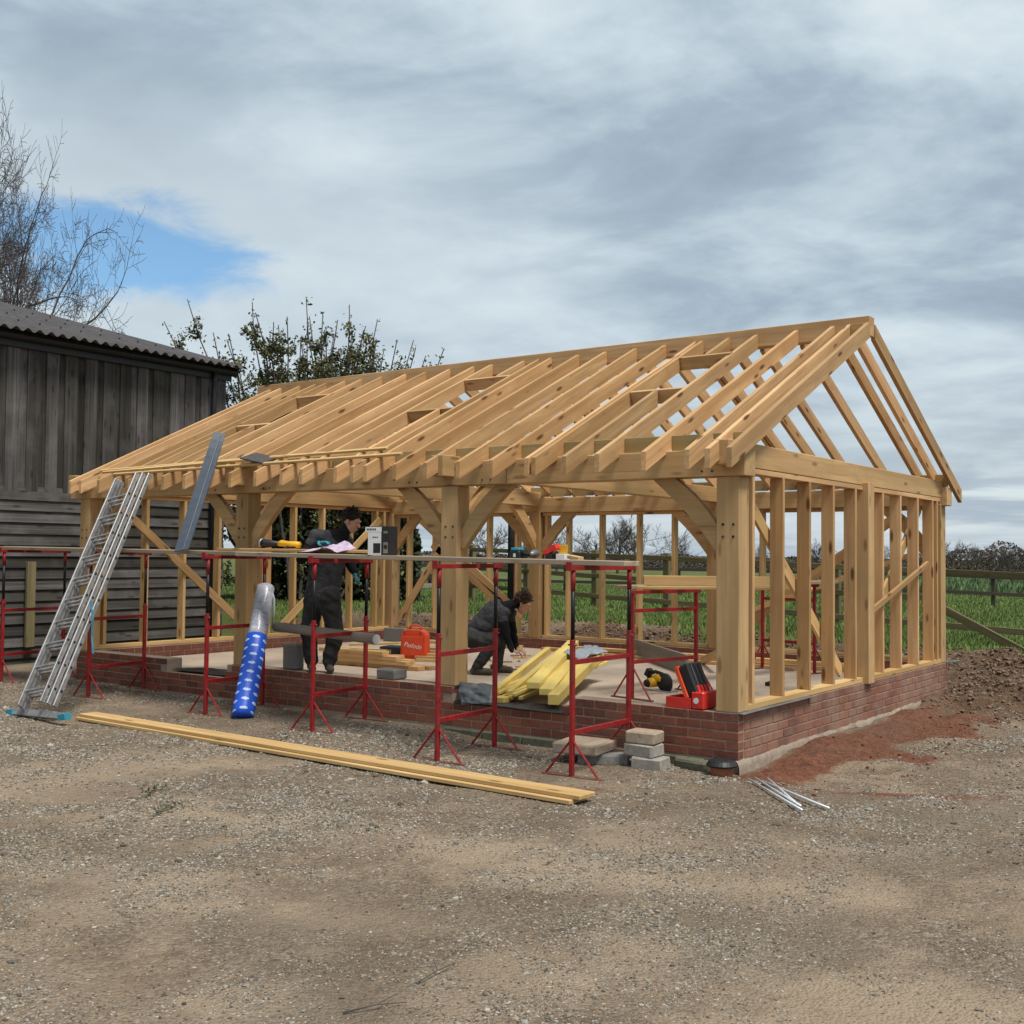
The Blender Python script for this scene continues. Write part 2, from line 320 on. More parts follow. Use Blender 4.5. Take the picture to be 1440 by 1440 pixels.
class MB:
    def __init__(s): s.v = []; s.f = []; s.m = []; s.cm = 0
    def raw(s, vs, fs, Mx=None):
        o = len(s.v)
        for p in vs: s.v.append(tuple(Mx @ Vector(p)) if Mx else tuple(p))
        for f in fs: s.f.append(tuple(o+i for i in f)); s.m.append(s.cm)
        return s
    def box(s, lo, hi, c=.003):
        lo, hi = Vector(lo), Vector(hi); d = hi-lo; return s.raw(*chamfer_box(d.x, d.y, d.z, c), Matrix.Translation((lo+hi)/2))
    def bar(s, p0, p1, w_, h, up=(0, 0, 1), c=.002):
        Mx, L = frame(p0, p1, up); return s.raw(*chamfer_box(L, w_, h, c), Mx)
    def tube(s, pts, radii, n=8, cap=True):
        pts = [Vector(p) for p in pts]
        if not hasattr(radii, '__len__'): radii = [radii]*len(pts)
        base = len(s.v); prev = None
        for i, p in enumerate(pts):
            d = (pts[min(i+1, len(pts)-1)]-pts[max(i-1, 0)]).normalized()
            if prev is None: a = d.orthogonal().normalized()
            else:
                a = prev-d*prev.dot(d); a = a.normalized() if a.length > 1e-6 else d.orthogonal().normalized()
            prev = a; b_ = d.cross(a)
            for k in range(n):
                q = 2*math.pi*k/n; s.v.append(tuple(p+(a*math.cos(q)+b_*math.sin(q))*radii[i]))
        for i in range(len(pts)-1):
            for k in range(n):
                k2 = (k+1) % n; s.f.append((base+i*n+k, base+i*n+k2, base+(i+1)*n+k2, base+(i+1)*n+k)); s.m.append(s.cm)
        if cap:
            s.f.append(tuple(base+k for k in range(n))[::-1]); s.m.append(s.cm)
            s.f.append(tuple(base+(len(pts)-1)*n+k for k in range(n))); s.m.append(s.cm)
        return s
    def prism(s, poly, axis, a, b_):  # poly in the two other axes
        n = len(poly); o = len(s.v)
        for v_ in (a, b_):
            for (p, q) in poly:
                s.v.append({'x': (v_, p, q), 'y': (p, v_, q), 'z': (p, q, v_)}[axis])
        s.f.append(tuple(range(o, o+n))[::-1]); s.m.append(s.cm); s.f.append(tuple(range(o+n, o+2*n))); s.m.append(s.cm)
        for k in range(n):
            k2 = (k+1) % n; s.f.append((o+k, o+k2, o+n+k2, o+n+k)); s.m.append(s.cm)
        return s
    def build(s, name, mats, parent=None, smooth=False, loc=None, fix=True):
        me = bpy.data.meshes.new(name); me.from_pydata(s.v, [], s.f)
        for m_ in (mats if isinstance(mats, (list, tuple)) else [mats]): me.materials.append(M[m_] if isinstance(m_, str) else m_)
        if isinstance(mats, (list, tuple)) and len(mats) > 1: me.polygons.foreach_set('material_index', s.m)
        if fix:
            bm = bmesh.new(); bm.from_mesh(me); bmesh.ops.recalc_face_normals(bm, faces=bm.faces); bm.to_mesh(me); bm.free()
        if smooth: me.shade_smooth()
        me.update()
        o = bpy.data.objects.new(name, me); COL.objects.link(o)
        if loc is not None:
            me.transform(Matrix.Translation(-Vector(loc))); o.location = loc
        if parent: attach(o, parent)
        return o
def attach(o, parent):
    Wm = o.matrix_basis.copy(); WM[o.name] = Wm
    o.parent = parent; o.matrix_parent_inverse = Matrix.Identity(4)
    o.matrix_basis = WM[parent.name].inverted() @ Wm
WM = {}
def thing(name, label, cat, loc=(0, 0, 0), group=None):
    o = bpy.data.objects.new(name, None); COL.objects.link(o); o.location = loc; o.empty_display_size = .2
    WM[o.name] = Matrix.Translation(loc); return tag(o, label, cat, group)
def tag(o, label, cat, group=None):
    o['label'] = label; o['category'] = cat
    if group: o['group'] = group
    return o
def structure(o, label=None):
    o['kind'] = 'structure'
    if label: o['label'] = label
    return o
def timber(name, p0, p1, w_, h, mat_, parent=None, up=(0, 0, 1), c=.003, label=None):
    Mx, L = frame(p0, p1, up)
    me = bpy.data.meshes.new(name); vs, fs = chamfer_box(L, w_, h, c); me.from_pydata(vs, [], fs); me.materials.append(M[mat_])
    o = bpy.data.objects.new(name, me); COL.objects.link(o); o.matrix_basis = Mx
    if parent: attach(o, parent)
    if label: o['label'] = label
    return o
# numpy value noise
_VT = {}
def vnoise(x, y, seed=0):
    if seed not in _VT: _VT[seed] = np.random.RandomState(seed).rand(256, 256)
    T = _VT[seed]
    xi = np.floor(x).astype(int); yi = np.floor(y).astype(int); fx = x-xi; fy = y-yi
    fx = fx*fx*(3-2*fx); fy = fy*fy*(3-2*fy)
    g = lambda a, b_: T[a % 256, b_ % 256]
    return (g(xi, yi)*(1-fx)+g(xi+1, yi)*fx)*(1-fy)+(g(xi, yi+1)*(1-fx)+g(xi+1, yi+1)*fx)*fy
def fbm(x, y, sc, oct_=4, seed=0, gain=.5):
    s_ = 0; a = 1; tot = 0
    for k in range(oct_):
        s_ = s_+a*vnoise(x*sc+17.3*k, y*sc+9.1*k, seed+k); tot += a; a *= gain; sc *= 2.03
    return s_/tot
def ss(x, a, b_):
    t_ = np.clip((x-a)/(b_-a), 0, 1); return t_*t_*(3-2*t_)

# ------------------------------------------------------------------ ground (one sheet to the horizon)
GX = np.concatenate([-np.geomspace(900, 15.2, 40), np.arange(-15, 5.6, .065), np.geomspace(5.7, 900, 40)])
GY = np.concatenate([-np.geomspace(300, 9.2, 18), np.arange(-9, 10.6, .065), np.geomspace(10.7, 1500, 60)])
def soil_mask(X, Y):      # dug soil to the right of and behind the building
    edge = fbm(X, Y, .9, 4, 5)-.5
    behind = ss(Y+edge*1.0, 5.95, 6.15)*(1-ss(Y+edge*1.0, 6.5+1.0*ss(X, -1.2, -.2), 6.95+1.1*ss(X, -1.2, -.2)))
    rightm = ss(X+edge*.5, -.2, .1)*ss(Y+.6*(X-.5)*0+edge*1.8, 4.3, 5.3)*(1-ss(Y+edge*1.2, 8.0, 8.7))
    return np.clip(np.maximum(behind, rightm), 0, 1)
def height(X, Y):
    z = .06*ss(-X, 2.3, 3.3)*ss(Y, -1.6, -.7)
    z = z+.03*ss(-X, 6, 10)*ss(Y, -3, -1)
    bank = .58*ss(Y, 5.95, 7.0)*ss(-X, -1, 2)+.36*ss(Y, 5.0, 8.0)*ss(X, -2, 1)
    z = z+np.minimum(bank, .6)
    z = z-.02*ss(X, -1.0, .2)*ss(Y, -.6, 0)*(1-ss(Y, 4, 6))
    far = np.maximum(Y-20, 0); z = z-np.minimum(far*.004, .35)
    s_ = soil_mask(X, Y)
    near = (np.abs(X+4) < 22) & (Y < 14)
    z = z+np.where(near, s_*((fbm(X, Y, 2.6, 5, 11, .62)-.42)*.30*(.2+.8*ss(X, -1, 0))+(np.abs(fbm(X, Y, 5.5, 4, 12, .65)-.5)-.08)*.26*(.4+.6*ss(X, -1, 0))), 0)
    z = z+np.where(near, (fbm(X, Y, 1.1, 3, 21)-.5)*.03+(fbm(X, Y, 6.0, 4, 22)-.5)*.012, 0)
    lump = ss(X, .05, .25)*(1-ss(X, .9, 1.6))*ss(Y, -.5, .3)*(1-ss(Y, 4.5, 5.6))
    wallb = ss(X, -.02, .02)*(1-ss(X, .12, .45))*ss(Y, .3, 1.2)*(1-ss(Y, 5.4, 6))
    z = z+wallb*(.06+.10*(fbm(X, Y, 2.4, 4, 35, .6)-.4))
    z = z+lump*((fbm(X, Y, 3.6, 5, 31, .65)-.48)*.16)
    z = z+np.where(near, .10*np.exp(-(((X-1.9)/.8)**2+((Y-2.2)/1.5)**2))*(.5+fbm(X, Y, 4.0, 4, 32, .65)), 0)
    return z
X, Y = np.meshgrid(GX, GY, indexing='ij'); Z = height(X, Y)
def HZ(x, y): return float(height(np.array([x]), np.array([y]))[0])
nx, ny = X.shape
co = np.stack([X, Y, Z], -1).reshape(-1, 3)
ii = (np.arange(nx-1)[:, None]*ny+np.arange(ny-1)[None, :]).reshape(-1)
quads = np.stack([ii, ii+ny, ii+ny+1, ii+1], -1)
def np_mesh(name, co, faces, n):
    me = bpy.data.meshes.new(name); me.vertices.add(len(co)); me.vertices.foreach_set('co', np.ascontiguousarray(co, dtype=np.float32).ravel())
    me.loops.add(len(faces)*n); me.loops.foreach_set('vertex_index', np.ascontiguousarray(faces, dtype=np.int32).ravel())
    me.polygons.add(len(faces)); me.polygons.foreach_set('loop_start', np.arange(0, len(faces)*n, n, dtype=np.int32))
    me.update(calc_edges=True); me.shade_flat(); return me
def add_attr(me, name, rgb):
    a_ = me.attributes.new(name, 'FLOAT_COLOR', 'POINT')
    a_.data.foreach_set('color', np.concatenate([rgb, np.ones((len(rgb), 1))], 1).astype(np.float32).ravel())
me = np_mesh('ground', co, quads, 4); me.materials.append(M['ground']); me.shade_smooth()
soil = soil_mask(X, Y)
e1 = fbm(X, Y, 1.3, 4, 41)-.5
red = ss(X+e1*.5, -.15, .1)*(1-ss(X+e1*1.6-.06*Y, .35, .85))*ss(Y+e1*.8, -.75, -.2)*(1-soil*.8)
red = np.maximum(red, .8*np.exp(-(((X-1.35)/.75)**2+((Y+.1-.45*(X-1.35)+e1*.5)/.14)**2)))
red = np.maximum(red, .55*np.exp(-(((X+.5)/.35)**2+((Y+1.35)/.1)**2)))
dust = .9*ss(fbm(X, Y, .75, 6, 51, .62), .50, .62)*(1-ss(Y, -2.6, -1.4))+.6*ss(fbm(X, Y, 2.2, 5, 52, .6), .55, .66)
for c0_, am in ((-3.2, .55), (-4.7, .7), (-6.0, .5)):
    dust = dust+am*np.exp(-((Y-.18*X-c0_+.9*(fbm(X, Y, .6, 4, 55)-.5))/.3)**2)*ss(fbm(X, Y, 1.2, 4, 56, .6), .35, .6)
grass = np.maximum(ss(Y+e1*1.0-1.05*ss(X, -1.2, -.2), 6.6, 7.1), ss(-X+e1, 11.5, 12.5)*ss(Y, 4.6, 5.4))
crop = ss(Y, 26, 27)*ss(X, -16, -14)
add_attr(me, 'soil', np.stack([red, dust, soil], -1).reshape(-1, 3))
add_attr(me, 'grass', np.stack([grass, crop, grass*0], -1).reshape(-1, 3))
ground = bpy.data.objects.new('ground', me); COL.objects.link(ground); structure(ground)

# ------------------------------------------------------------------ scattered stones, clods and grass
def ico():
    bm = bmesh.new(); bmesh.ops.create_icosphere(bm, subdivisions=1, radius=1); vs = np.array([v_.co[:] for v_ in bm.verts]); fs = np.array([[v_.index for v_ in f.verts] for f in bm.faces]); bm.free(); return vs, fs
IV, IF = ico()
def scatter(name, pts, sizes, tint, flat=.6, seed=1, sink=.25, mat_='stone'):
    rs = np.random.RandomState(seed); n = len(pts); k = len(IV)
    jit = 1+.8*(rs.rand(n, k, 1)-.5)
    sc = np.stack([.7+.6*rs.rand(n), .7+.6*rs.rand(n), flat*(.7+.6*rs.rand(n))], -1)[:, None, :]
    v_ = IV[None]*jit*sc*sizes[:, None, None]
    a_ = rs.rand(n)*6.283; ca, sa = np.cos(a_)[:, None], np.sin(a_)[:, None]
    x_ = v_[..., 0]*ca-v_[..., 1]*sa; y_ = v_[..., 0]*sa+v_[..., 1]*ca
    v_ = np.stack([x_, y_, v_[..., 2]+(sizes*flat*(1-sink*2))[:, None]*.5], -1)+pts[:, None, :]
    f_ = (IF[None]+(np.arange(n)*k)[:, None, None]).reshape(-1, 3)
    me_ = np_mesh(name, v_.reshape(-1, 3), f_, 3); me_.materials.append(M[mat_])
    add_attr(me_, 'tint', np.repeat(tint, k, 0))
    o = bpy.data.objects.new(name, me_); COL.objects.link(o); o['kind'] = 'stuff'; return o
rs = np.random.RandomState(3)
def in_view(x, y, z=0, m_=40):
    d = np.stack([x-CAM[0], y-CAM[1], np.zeros_like(x)+z-CAM[2]], -1); dz = d@CF
    u = 720+FPX*(d@CR)/dz; v_ = 720-FPX*(d@CU)/dz
    return (dz > .5) & (u > -m_) & (u < 1440+m_) & (v_ < 1440+m_*3) & (v_ > 600)
OV = np.array([(1, 0, 0), (-1, 0, 0), (0, 1, 0), (0, -1, 0), (0, 0, 1), (0, 0, -.5)], float); OF = np.array([(0, 2, 4), (2, 1, 4), (1, 3, 4), (3, 0, 4), (2, 0, 5), (1, 2, 5), (3, 1, 5), (0, 3, 5)])
def stones(n, smin, srange, power, shape, name, seed, label, dmul, near):
    global IV, IF
    rs = np.random.RandomState(seed)
    dd = 2.6+11.5*rs.rand(n)**near; uu = rs.uniform(-150, 1720, n); x_ = CAM[0]+dd*(CF[0]+CR[0]*(uu-720)/FPX); y_ = CAM[1]+dd*(CF[1]+CR[1]*(uu-720)/FPX)
    dens = fbm(x_, y_, .9, 5, 61, .6); densf = fbm(x_, y_, 3.4, 4, 62, .6)
    keep = in_view(x_, y_, 0, 280) & (rs.rand(n) < np.clip((dens-.35)*3.4, .08, 1)*np.clip((densf-.32)*3.2, .14, 1)*dmul)
    keep &= ~((x_ < .06) & (x_ > -9.1) & (y_ > -.06)) & ~(x_ < -11.0) & ~((x_ > .0) & (x_ < .45+.5*densf) & (y_ > -.2)) & (y_ < 5.0)
    x_, y_, dd = x_[keep], y_[keep], dd[keep]; m_ = len(x_)
    size = (smin+srange*rs.rand(m_)**power)*np.clip(dd/6.0, .85, 1.6)
    br = (.25+.85*rs.rand(m_)**1.2)[:, None]
    base = np.where(rs.rand(m_, 1) < .55, np.array([[.36, .33, .28]]), np.array([[.29, .225, .16]])); base = np.where(rs.rand(m_, 1) < .03, np.array([[.46, .43, .37]]), base)
    sv = (IV, IF); IV, IF = shape
    o = scatter(name, np.stack([x_, y_, height(x_, y_)], -1), size, base*br, .62, seed); IV, IF = sv; o['label'] = label; return o
stones(610000, .0034, .0055, 1.6, (OV, OF), 'gravel', 3, 'loose grey and brown gravel strewn over the yard', 1.0, 1.15)
stones(16000, .007, .011, 3.5, (IV, IF), 'loose_stones', 5, 'larger loose stones lying among the yard gravel', .75, 1.1)
# soil clods
n = 52000
x_ = np.concatenate([rs.uniform(0, 6, n//2), rs.uniform(-9.5, 3, n//2)]); y_ = np.concatenate([rs.uniform(-.6, 9, n//2), rs.uniform(6.0, 8.2, n//2)])
sm = soil_mask(x_, y_); keep = in_view(x_, y_, .3) & (rs.rand(n) < sm*.9+.12*((x_ > .1) & (x_ < 1.2)))
x_, y_ = x_[keep], y_[keep]; size = .006+.026*rs.rand(len(x_))**4
br = (.4+.9*rs.rand(len(x_)))[:, None]
redc = np.clip(1-(x_-.2)/1.2, 0, 1)[:, None]*np.clip((5.5-y_)/2, 0, 1)[:, None]
base = np.array([[.19, .13, .09]])*(1-redc)+np.array([[.22, .08, .045]])*redc
scatter('soil_clods', np.stack([x_, y_, height(x_, y_)], -1), size*(1-.55*redc[:, 0]), base*br, .75, 5, .2, 'clod')['label'] = 'lumps of dug brown soil heaped beside and behind the plinth'
# grass blades
def blades(name, x_, y_, h, wd, cols, label):
    n_ = len(x_); a_ = rs.rand(n_)*6.283; lean = .5*h*rs.rand(n_); la = rs.rand(n_)*6.283; z_ = height(x_, y_)
    b0 = np.stack([x_-np.cos(a_)*wd, y_-np.sin(a_)*wd, z_-.01], -1); b1 = np.stack([x_+np.cos(a_)*wd, y_+np.sin(a_)*wd, z_-.01], -1)
    tp = np.stack([x_+np.cos(la)*lean, y_+np.sin(la)*lean, z_+h], -1)
    v_ = np.stack([b0, b1, tp], 1).reshape(-1, 3); f_ = np.arange(n_*3).reshape(-1, 3)
    me_ = np_mesh(name, v_, f_, 3); me_.materials.append(M['blade']); add_attr(me_, 'tint', np.repeat(cols, 3, 0))
    o = bpy.data.objects.new(name, me_); COL.objects.link(o); o['kind'] = 'stuff'; o['label'] = label; return o
n = 210000
dd = 13.5+rs.rand(n)**1.6*32; uu = rs.uniform(300, 1640, n)
P = CAM[None]+dd[:, None]*(CF[None]+CR[None]*((uu-720)/FPX)[:, None]); x_, y_ = P[:, 0], P[:, 1]
e_ = fbm(x_, y_, 1.3, 4, 41)-.5
keep = (y_+e_*1.0-1.05*ss(x_, -1.2, -.2) > 6.75) & (y_ < 26); x_, y_, dd = x_[keep], y_[keep], dd[keep]
col = np.array([[.14, .205, .06]])*(.5+.9*rs.rand(len(x_), 1))*(.7+.6*fbm(x_, y_, .5, 3, 71)[:, None])+np.array([[.03, .02, .0]])*(rs.rand(len(x_), 1) > .8)
blades('meadow_grass', x_, y_, .025+.055*rs.rand(len(x_)), .006+.0006*dd, col, 'short green meadow grass between the soil bank and the crop field')
n = 60000
dd = 26+rs.rand(n)**1.7*90; uu = rs.uniform(560, 1700, n)
P = CAM[None]+dd[:, None]*(CF[None]+CR[None]*((uu-720)/FPX)[:, None]); x_, y_ = P[:, 0], P[:, 1]
keep = (y_ > 26.5) & (x_ > -15); x_, y_, dd = x_[keep], y_[keep], dd[keep]
col = np.array([[.13, .19, .08]])*(.45+1.0*rs.rand(len(x_), 1))*(.75+.5*fbm(x_, y_, .3, 3, 72)[:, None])
blades('field_crop', x_, y_, .18+.22*rs.rand(len(x_)), .03+.0016*dd, col, 'green leafy crop growing in the open field behind')

# ------------------------------------------------------------------ brick plinth and floor slab
ZP = .45
pl = thing('brick_plinth', 'low red brick plinth wall under the timber frame, two lowered door gaps in its front', 'brick wall', (-4.5, 2.94, 0))
mb = MB()
T_ = .215
J = .006
def core(x0, x1, y0, y1, z1): mb.box((x0+J, y0+J, -.12), (x1-J, y1-J, z1), .002)
LOW = [(-7.2, -6.15), (-2.93, -1.6)]
segs = [(-9.0, -7.2, ZP), (-7.2, -6.15, ZP-.15), (-6.15, -2.93, ZP), (-2.93, -1.6, ZP-.15), (-1.6, 0, ZP)]
for a0, a1, zt in segs:
    mb.box((a0+(J if a0 == -9 else 0)+.0, J, -.12), (a1-(J if a1 == 0 else 0), T_, zt-.004), .001)
mb.box((-T_, T_+.0005, -.12), (-J, 5.88-J, ZP-.004), .001)
mb.box((-9+J, T_+.0005, -.12), (-9+T_, 5.88-J, ZP-.004), .001)
mb.box((-9+T_+.0005, 5.88-T_, -.12), (-T_-.0005, 5.88-J, ZP-.004), .001)
mb.build('mortar_core', 'mortar', pl)
fyv = np.linspace(-.03, 5.9, 240); ft = MB(); fv = []; ffc = []
ftop = .076+.05*(fbm(fyv, fyv*0, 2.2, 4, 301)-.5)+.02*(fbm(fyv, fyv*0+4, 9, 2, 302)-.5); fdep = .012+.035*(fbm(fyv, fyv*0+7, 4, 4, 303)-.35)
for yy_, tt_, dd_ in zip(fyv, ftop, fdep):
    fv += [(-.012, yy_, tt_+.012), (.004, yy_, tt_), (.004+dd_*.7, yy_, tt_*.45), (.012+dd_, yy_, -.16)]
for i in range(len(fyv)-1):
    for j in range(3): ffc.append((i*4+j, (i+1)*4+j, (i+1)*4+j+1, i*4+j+1))
ft.raw(fv, ffc); ft.build('footing_face', 'footing', pl, True)
for k in range(9):
    x0 = -.3-.45*k
    if x0 < -2.75: break
    gb = MB(); gb.box((x0-.44, -.03+random.uniform(-.012, .012), -.1), (x0, .03, .068+random.uniform(-.006, .004)), .008); gb.build('footing_block', 'green_concrete', pl)
BL, BH, BW = .215, .065, .1025
def brick_mesh(L, W, H, seed):
    r_ = random.Random(seed); vs, fs = chamfer_box(L, W, H, .0035)
    vs = [(x+r_.uniform(-.0012, .0012), y+r_.uniform(-.0012, .0012), z+r_.uniform(-.0012, .0012)) for x, y, z in vs]
    me_ = bpy.data.meshes.new('brick'); me_.from_pydata(vs, [], fs); me_.materials.append(M['brick']); return me_
BM = {'s': [brick_mesh(BL, BW, BH, k) for k in range(5)], 'h': [brick_mesh(BW, BL*.45, BH, 10+k) for k in range(3)]}
bricks = []   # (matrix centre, rot, kind, priority)
def zrow(r_): return ZP-.075*r_-.0375
for r_ in range(7):
    off = 0 if r_ % 2 == 0 else .1125
    for k in range(-1, 41):
        a0 = -(k+1)*.225-off; a1 = a0+.225
        a0c, a1c = max(a0, -9.0), min(a1, 0.0)
        L = a1c-a0c
        if L < .05: continue
        if r_ < 2 and any(l0-.01 < (a0c+a1c)/2 < l1+.01 for l0, l1 in LOW): continue
        if r_ >= 5 and (a0c+a1c)/2 < -2.6: continue
        if r_ >= 5: continue
        bricks.append(((a0c+a1c)/2, BW/2, zrow(r_), 0, L-.010, abs(a0c)/9+.02*r_))
    off = .1125 if r_ % 2 == 0 else 0
    if r_ >= 5: continue
    for k in range(-1, 27):
        a0 = k*.225+off; a1 = a0+.225; a0c, a1c = max(a0, 0 if r_ % 2 else .1025), min(a1, 5.88)
        if a0c < .1 and r_ % 2 == 0: a0c = .1075
        if r_ % 2 == 1 and a0c < .001: a0c = .1075
        L = a1c-a0c
        if L < .05: continue
        bricks.append((-BW/2, (a0c+a1c)/2, zrow(r_), 1, L-.010, .35+a0c/9+.02*r_))
for r_ in range(2):   # inner faces of the left and back walls
    off = .1125*(r_ % 2)
    for k in range(25):
        bricks.append((-9+T_-BW/2+.006, T_+.15+k*.225+off, zrow(r_), 1, .215, 1.5+k*.01))
    for k in range(37):
        bricks.append((-8.6+k*.225+off, 5.88-T_+BW/2-.006, zrow(r_), 0, .215, 1.4))
bricks.sort(key=lambda q: q[5])
rest = MB()
for i, (x, y, z, rot, L, pr_) in enumerate(bricks):
    jx = random.uniform(-.0015, .0015)
    Mx = Matrix.Translation((x+(jx if rot else 0), y+(0 if rot else jx), z)) @ Matrix.Rotation(R(90) if rot else 0, 4, 'Z') @ Matrix.Diagonal((L/BL, 1, 1, 1))
    if i < 300:
        o = bpy.data.objects.new('brick', BM['s'][i % 5]); COL.objects.link(o); o.matrix_basis = Mx; attach(o, pl)
    else: rest.raw(*chamfer_box(BL, BW, BH, .0035), Mx)
ro = rest.build('bricks', 'brick', pl); ro['kind'] = 'stuff'
sb = MB(); sb.box((-8.775, .42, .0), (-.22, 5.66, .30), .004)
sb.box((-2.9, .217, .0), (-1.63, .4195, .297), .004)
structure(sb.build('floor_slab', 'slab'))

# ------------------------------------------------------------------ timber frame
tf = thing('timber_building', 'new oak and pine timber garage frame with open rafter roof on brick plinth', 'building frame', (-4.5, 2.94, ZP))
YB = 5.88; ZB0, ZB1 = 2.35, 2.575
PX = [-.11, -3.01, -5.97, -8.92]
def post(x, y): timber('post', (x, y, ZP+.001), (x, y, ZB0), .2, .19, 'oak', tf, (0, 1, 0), .006)
for x in PX: post(x, .115); post(x, YB-.105)
for a, b_ in ((-9.2, -2.324), (-2.32, .05)):
    timber('eaves_beam', (a, .1, (ZB0+ZB1)/2), (b_, .1, (ZB0+ZB1)/2), .2, ZB1-ZB0, 'oak', tf, c=.006)
for a, b_ in ((-9.2, -5.0), (-4.996, .06)):
    timber('eaves_beam', (a, YB-.09, 2.445), (b_, YB-.09, 2.445), .2, .22, 'oak', tf, c=.006)
for x in (-.085, -3.01, -5.97, -8.92):
    timber('tie_beam', (x, -.17, 2.532), (x, YB+.12, 2.532), .15, .202, 'oak', tf, c=.006)
# ridge
timber('ridge_beam', (-8.99, 2.94, 4.035), (.082, 2.94, 4.035), .15, .2, 'pine', tf, c=.005)
# rafters
RL = [-8.74, -8.52, -8.13, -7.82, -7.60, -7.24, -6.93, -6.56, -6.13, -5.78, -5.38, -4.99, -4.70, -4.21, -3.98, -3.81, -3.42, -3.04, -2.64, -2.26, -1.87, -1.80, -1.48, -1.16, -.71, -.32, -.14, .045]
OPEN = {-7.24, -4.21, -1.48}
SL = .475; PITCH = math.atan(SL); RD = .142
def roof_top(y): return 2.545+SL*((y if y <= 2.94 else 5.88-y)+.34)
def rafter(x, y0, y1, name='rafter', m_='pine'):
    # y0 foot (lower), y1 upper; plumb cut ends
    mb = MB(); s = 1 if y1 > y0 else -1
    dz = RD/math.cos(PITCH)
    L = math.hypot(y1-y0, roof_top(y1)-roof_top(y0))
    cx_, cy_, cz_ = x+.0235, (y0+y1)/2, (roof_top(y0)+roof_top(y1))/2
    d = Vector((0, y1-y0, roof_top(y1)-roof_top(y0))).normalized(); up = Vector((1, 0, 0)).cross(d); up = up if up.z > 0 else -up
    Mx = Matrix(((d.x, 0, up.x, cx_), (d.y, 0, up.y, cy_), (d.z, 0, up.z, cz_), (0, 0, 0, 1)))
    yv = up.cross(d); Mx[0][1], Mx[1][1], Mx[2][1] = yv
    k = RD*math.tan(PITCH)   # plumb cut shift
    hw = .0225; vs = []
    for sx, top in ((-1, 1), (1, 1), (-1, 0), (1, 0)):
        pass
    A = [(-L/2, 0), (L/2, 0), (L/2-k, -RD), (-L/2-k, -RD)]
    A = [(-L/2, 0), (L/2, 0), (L/2+k*-1, -RD), (-L/2-k, -RD)]
    c = .003
    poly = [(A[0][0], -c), (A[0][0]+c, 0), (A[1][0]-c, 0), (A[1][0], -c), (A[2][0], A[2][1]+c), (A[2][0]-c, A[2][1]), (A[3][0]+c, A[3][1]), (A[3][0], A[3][1]+c)]
    mb.prism(poly, 'y', -hw, hw)
    o = mb.build(name, m_, None); o.matrix_basis = Mx; attach(o, tf); return o
for x in RL:
    j = random.uniform(-.012, .012)
    for side in (0, 1):
        f = (lambda y: y) if side == 0 else (lambda y: 5.88-y)
        if x in OPEN and side == 0:
            rafter(x, f(-.34+j), f(1.255)); rafter(x, f(2.335), f(2.864))
        else:
            rafter(x+(0 if side == 0 else .0), f(-.34+j), f(2.864))
def header(x0, x1, y):
    z = roof_top(y); up = Vector((0, -SL, 1)).normalized(); c_ = Vector((0, y, z))-up*.073
    timber('trimmer', (x0, c_.y, c_.z), (x1, c_.y, c_.z), .045, .14, 'pine', tf, tuple(up))
for xa, xb in ((-7.60+.047, -6.93), (-4.70+.047, -3.98), (-1.80+.047, -1.16)):
    header(xa, xb, 1.28); header(xa, xb, 2.31)
# eaves noggins between the rafters
for i in range(len(RL)-1):
    a, b_ = RL[i]+.048, RL[i+1]-.001
    if b_-a < .05: continue
    if not any(a < t_ < b_ and b_-a < .3 for t_ in PX):
        timber('noggin', (a, .115+random.uniform(-.01, .01), 2.645), (b_, .115+random.uniform(-.01, .01), 2.645), .045, .138, 'treated', tf)
    timber('noggin', (a, YB-.11, 2.645), (b_, YB-.11, 2.645), .045, .138, 'treated', tf)
timber('noggin', (-.093, 2.83, 3.985), (.044, 2.83, 3.985), .045, .14, 'pine', tf)
# side walls
SY = [.31, .93, 1.535, 2.135, 2.74, 3.57, 4.16, 4.78, 5.36, 5.54]
for xw, sgn in ((0.0, 1), (-9.0, -1)):
    xo, xi = (xw-.012, xw-.132) if sgn > 0 else (xw+.012, xw+.132)
    xc = (xo+xi)/2
    timber('sill_plate', (xc, .215, ZP+.026), (xc, 2.93 if sgn > 0 else YB-.205, ZP+.026), .12, .05, 'pine_pale', tf)
    if sgn > 0: timber('sill_plate', (xc, 3.12, ZP+.026), (xc, YB-.205, ZP+.026), .12, .05, 'pine_pale', tf)
    timber('top_plate', (xc, .215, 2.405), (xc, YB-.205, 2.405), .118, .045, 'pine', tf)
    for y in SY:
        timber('stud', (xc, y, ZP+.051), (xc, y, 2.382), .12, .045, 'pine_pale' if sgn < 0 else 'pine', tf, (0, 1, 0))
    xm = xw+sgn*(-.03)
    timber('post', (xm, 3.025, ZP-.012 if sgn > 0 else ZP+.001), (xm, 3.025, 2.46), .15, .175, 'oak' if sgn > 0 else 'pine', tf, (0, 1, 0))
timber('diagonal_brace', (-.165, .36, 2.30), (-.165, 2.72, .56), .03, .12, 'pine_pale', tf, (0, 1, 1))
timber('diagonal_brace', (-.162, 5.33, 2.30), (-.162, 3.16, .66), .03, .12, 'pine_pale', tf, (0, -1, 1))
timber('diagonal_brace', (-8.845, .36, 2.55-.19), (-8.845, 2.75, .52), .03, .11, 'pine', tf, (0, 1, 1))
timber('diagonal_brace', (-8.845, 5.4, 2.25), (-8.845, 3.3, .62), .03, .11, 'pine_pale', tf, (0, -1, 1))
timber('prop_batten', (.012, 3.16, 1.17), (.012, 5.05, 1.64), .03, .06, 'pine', tf)
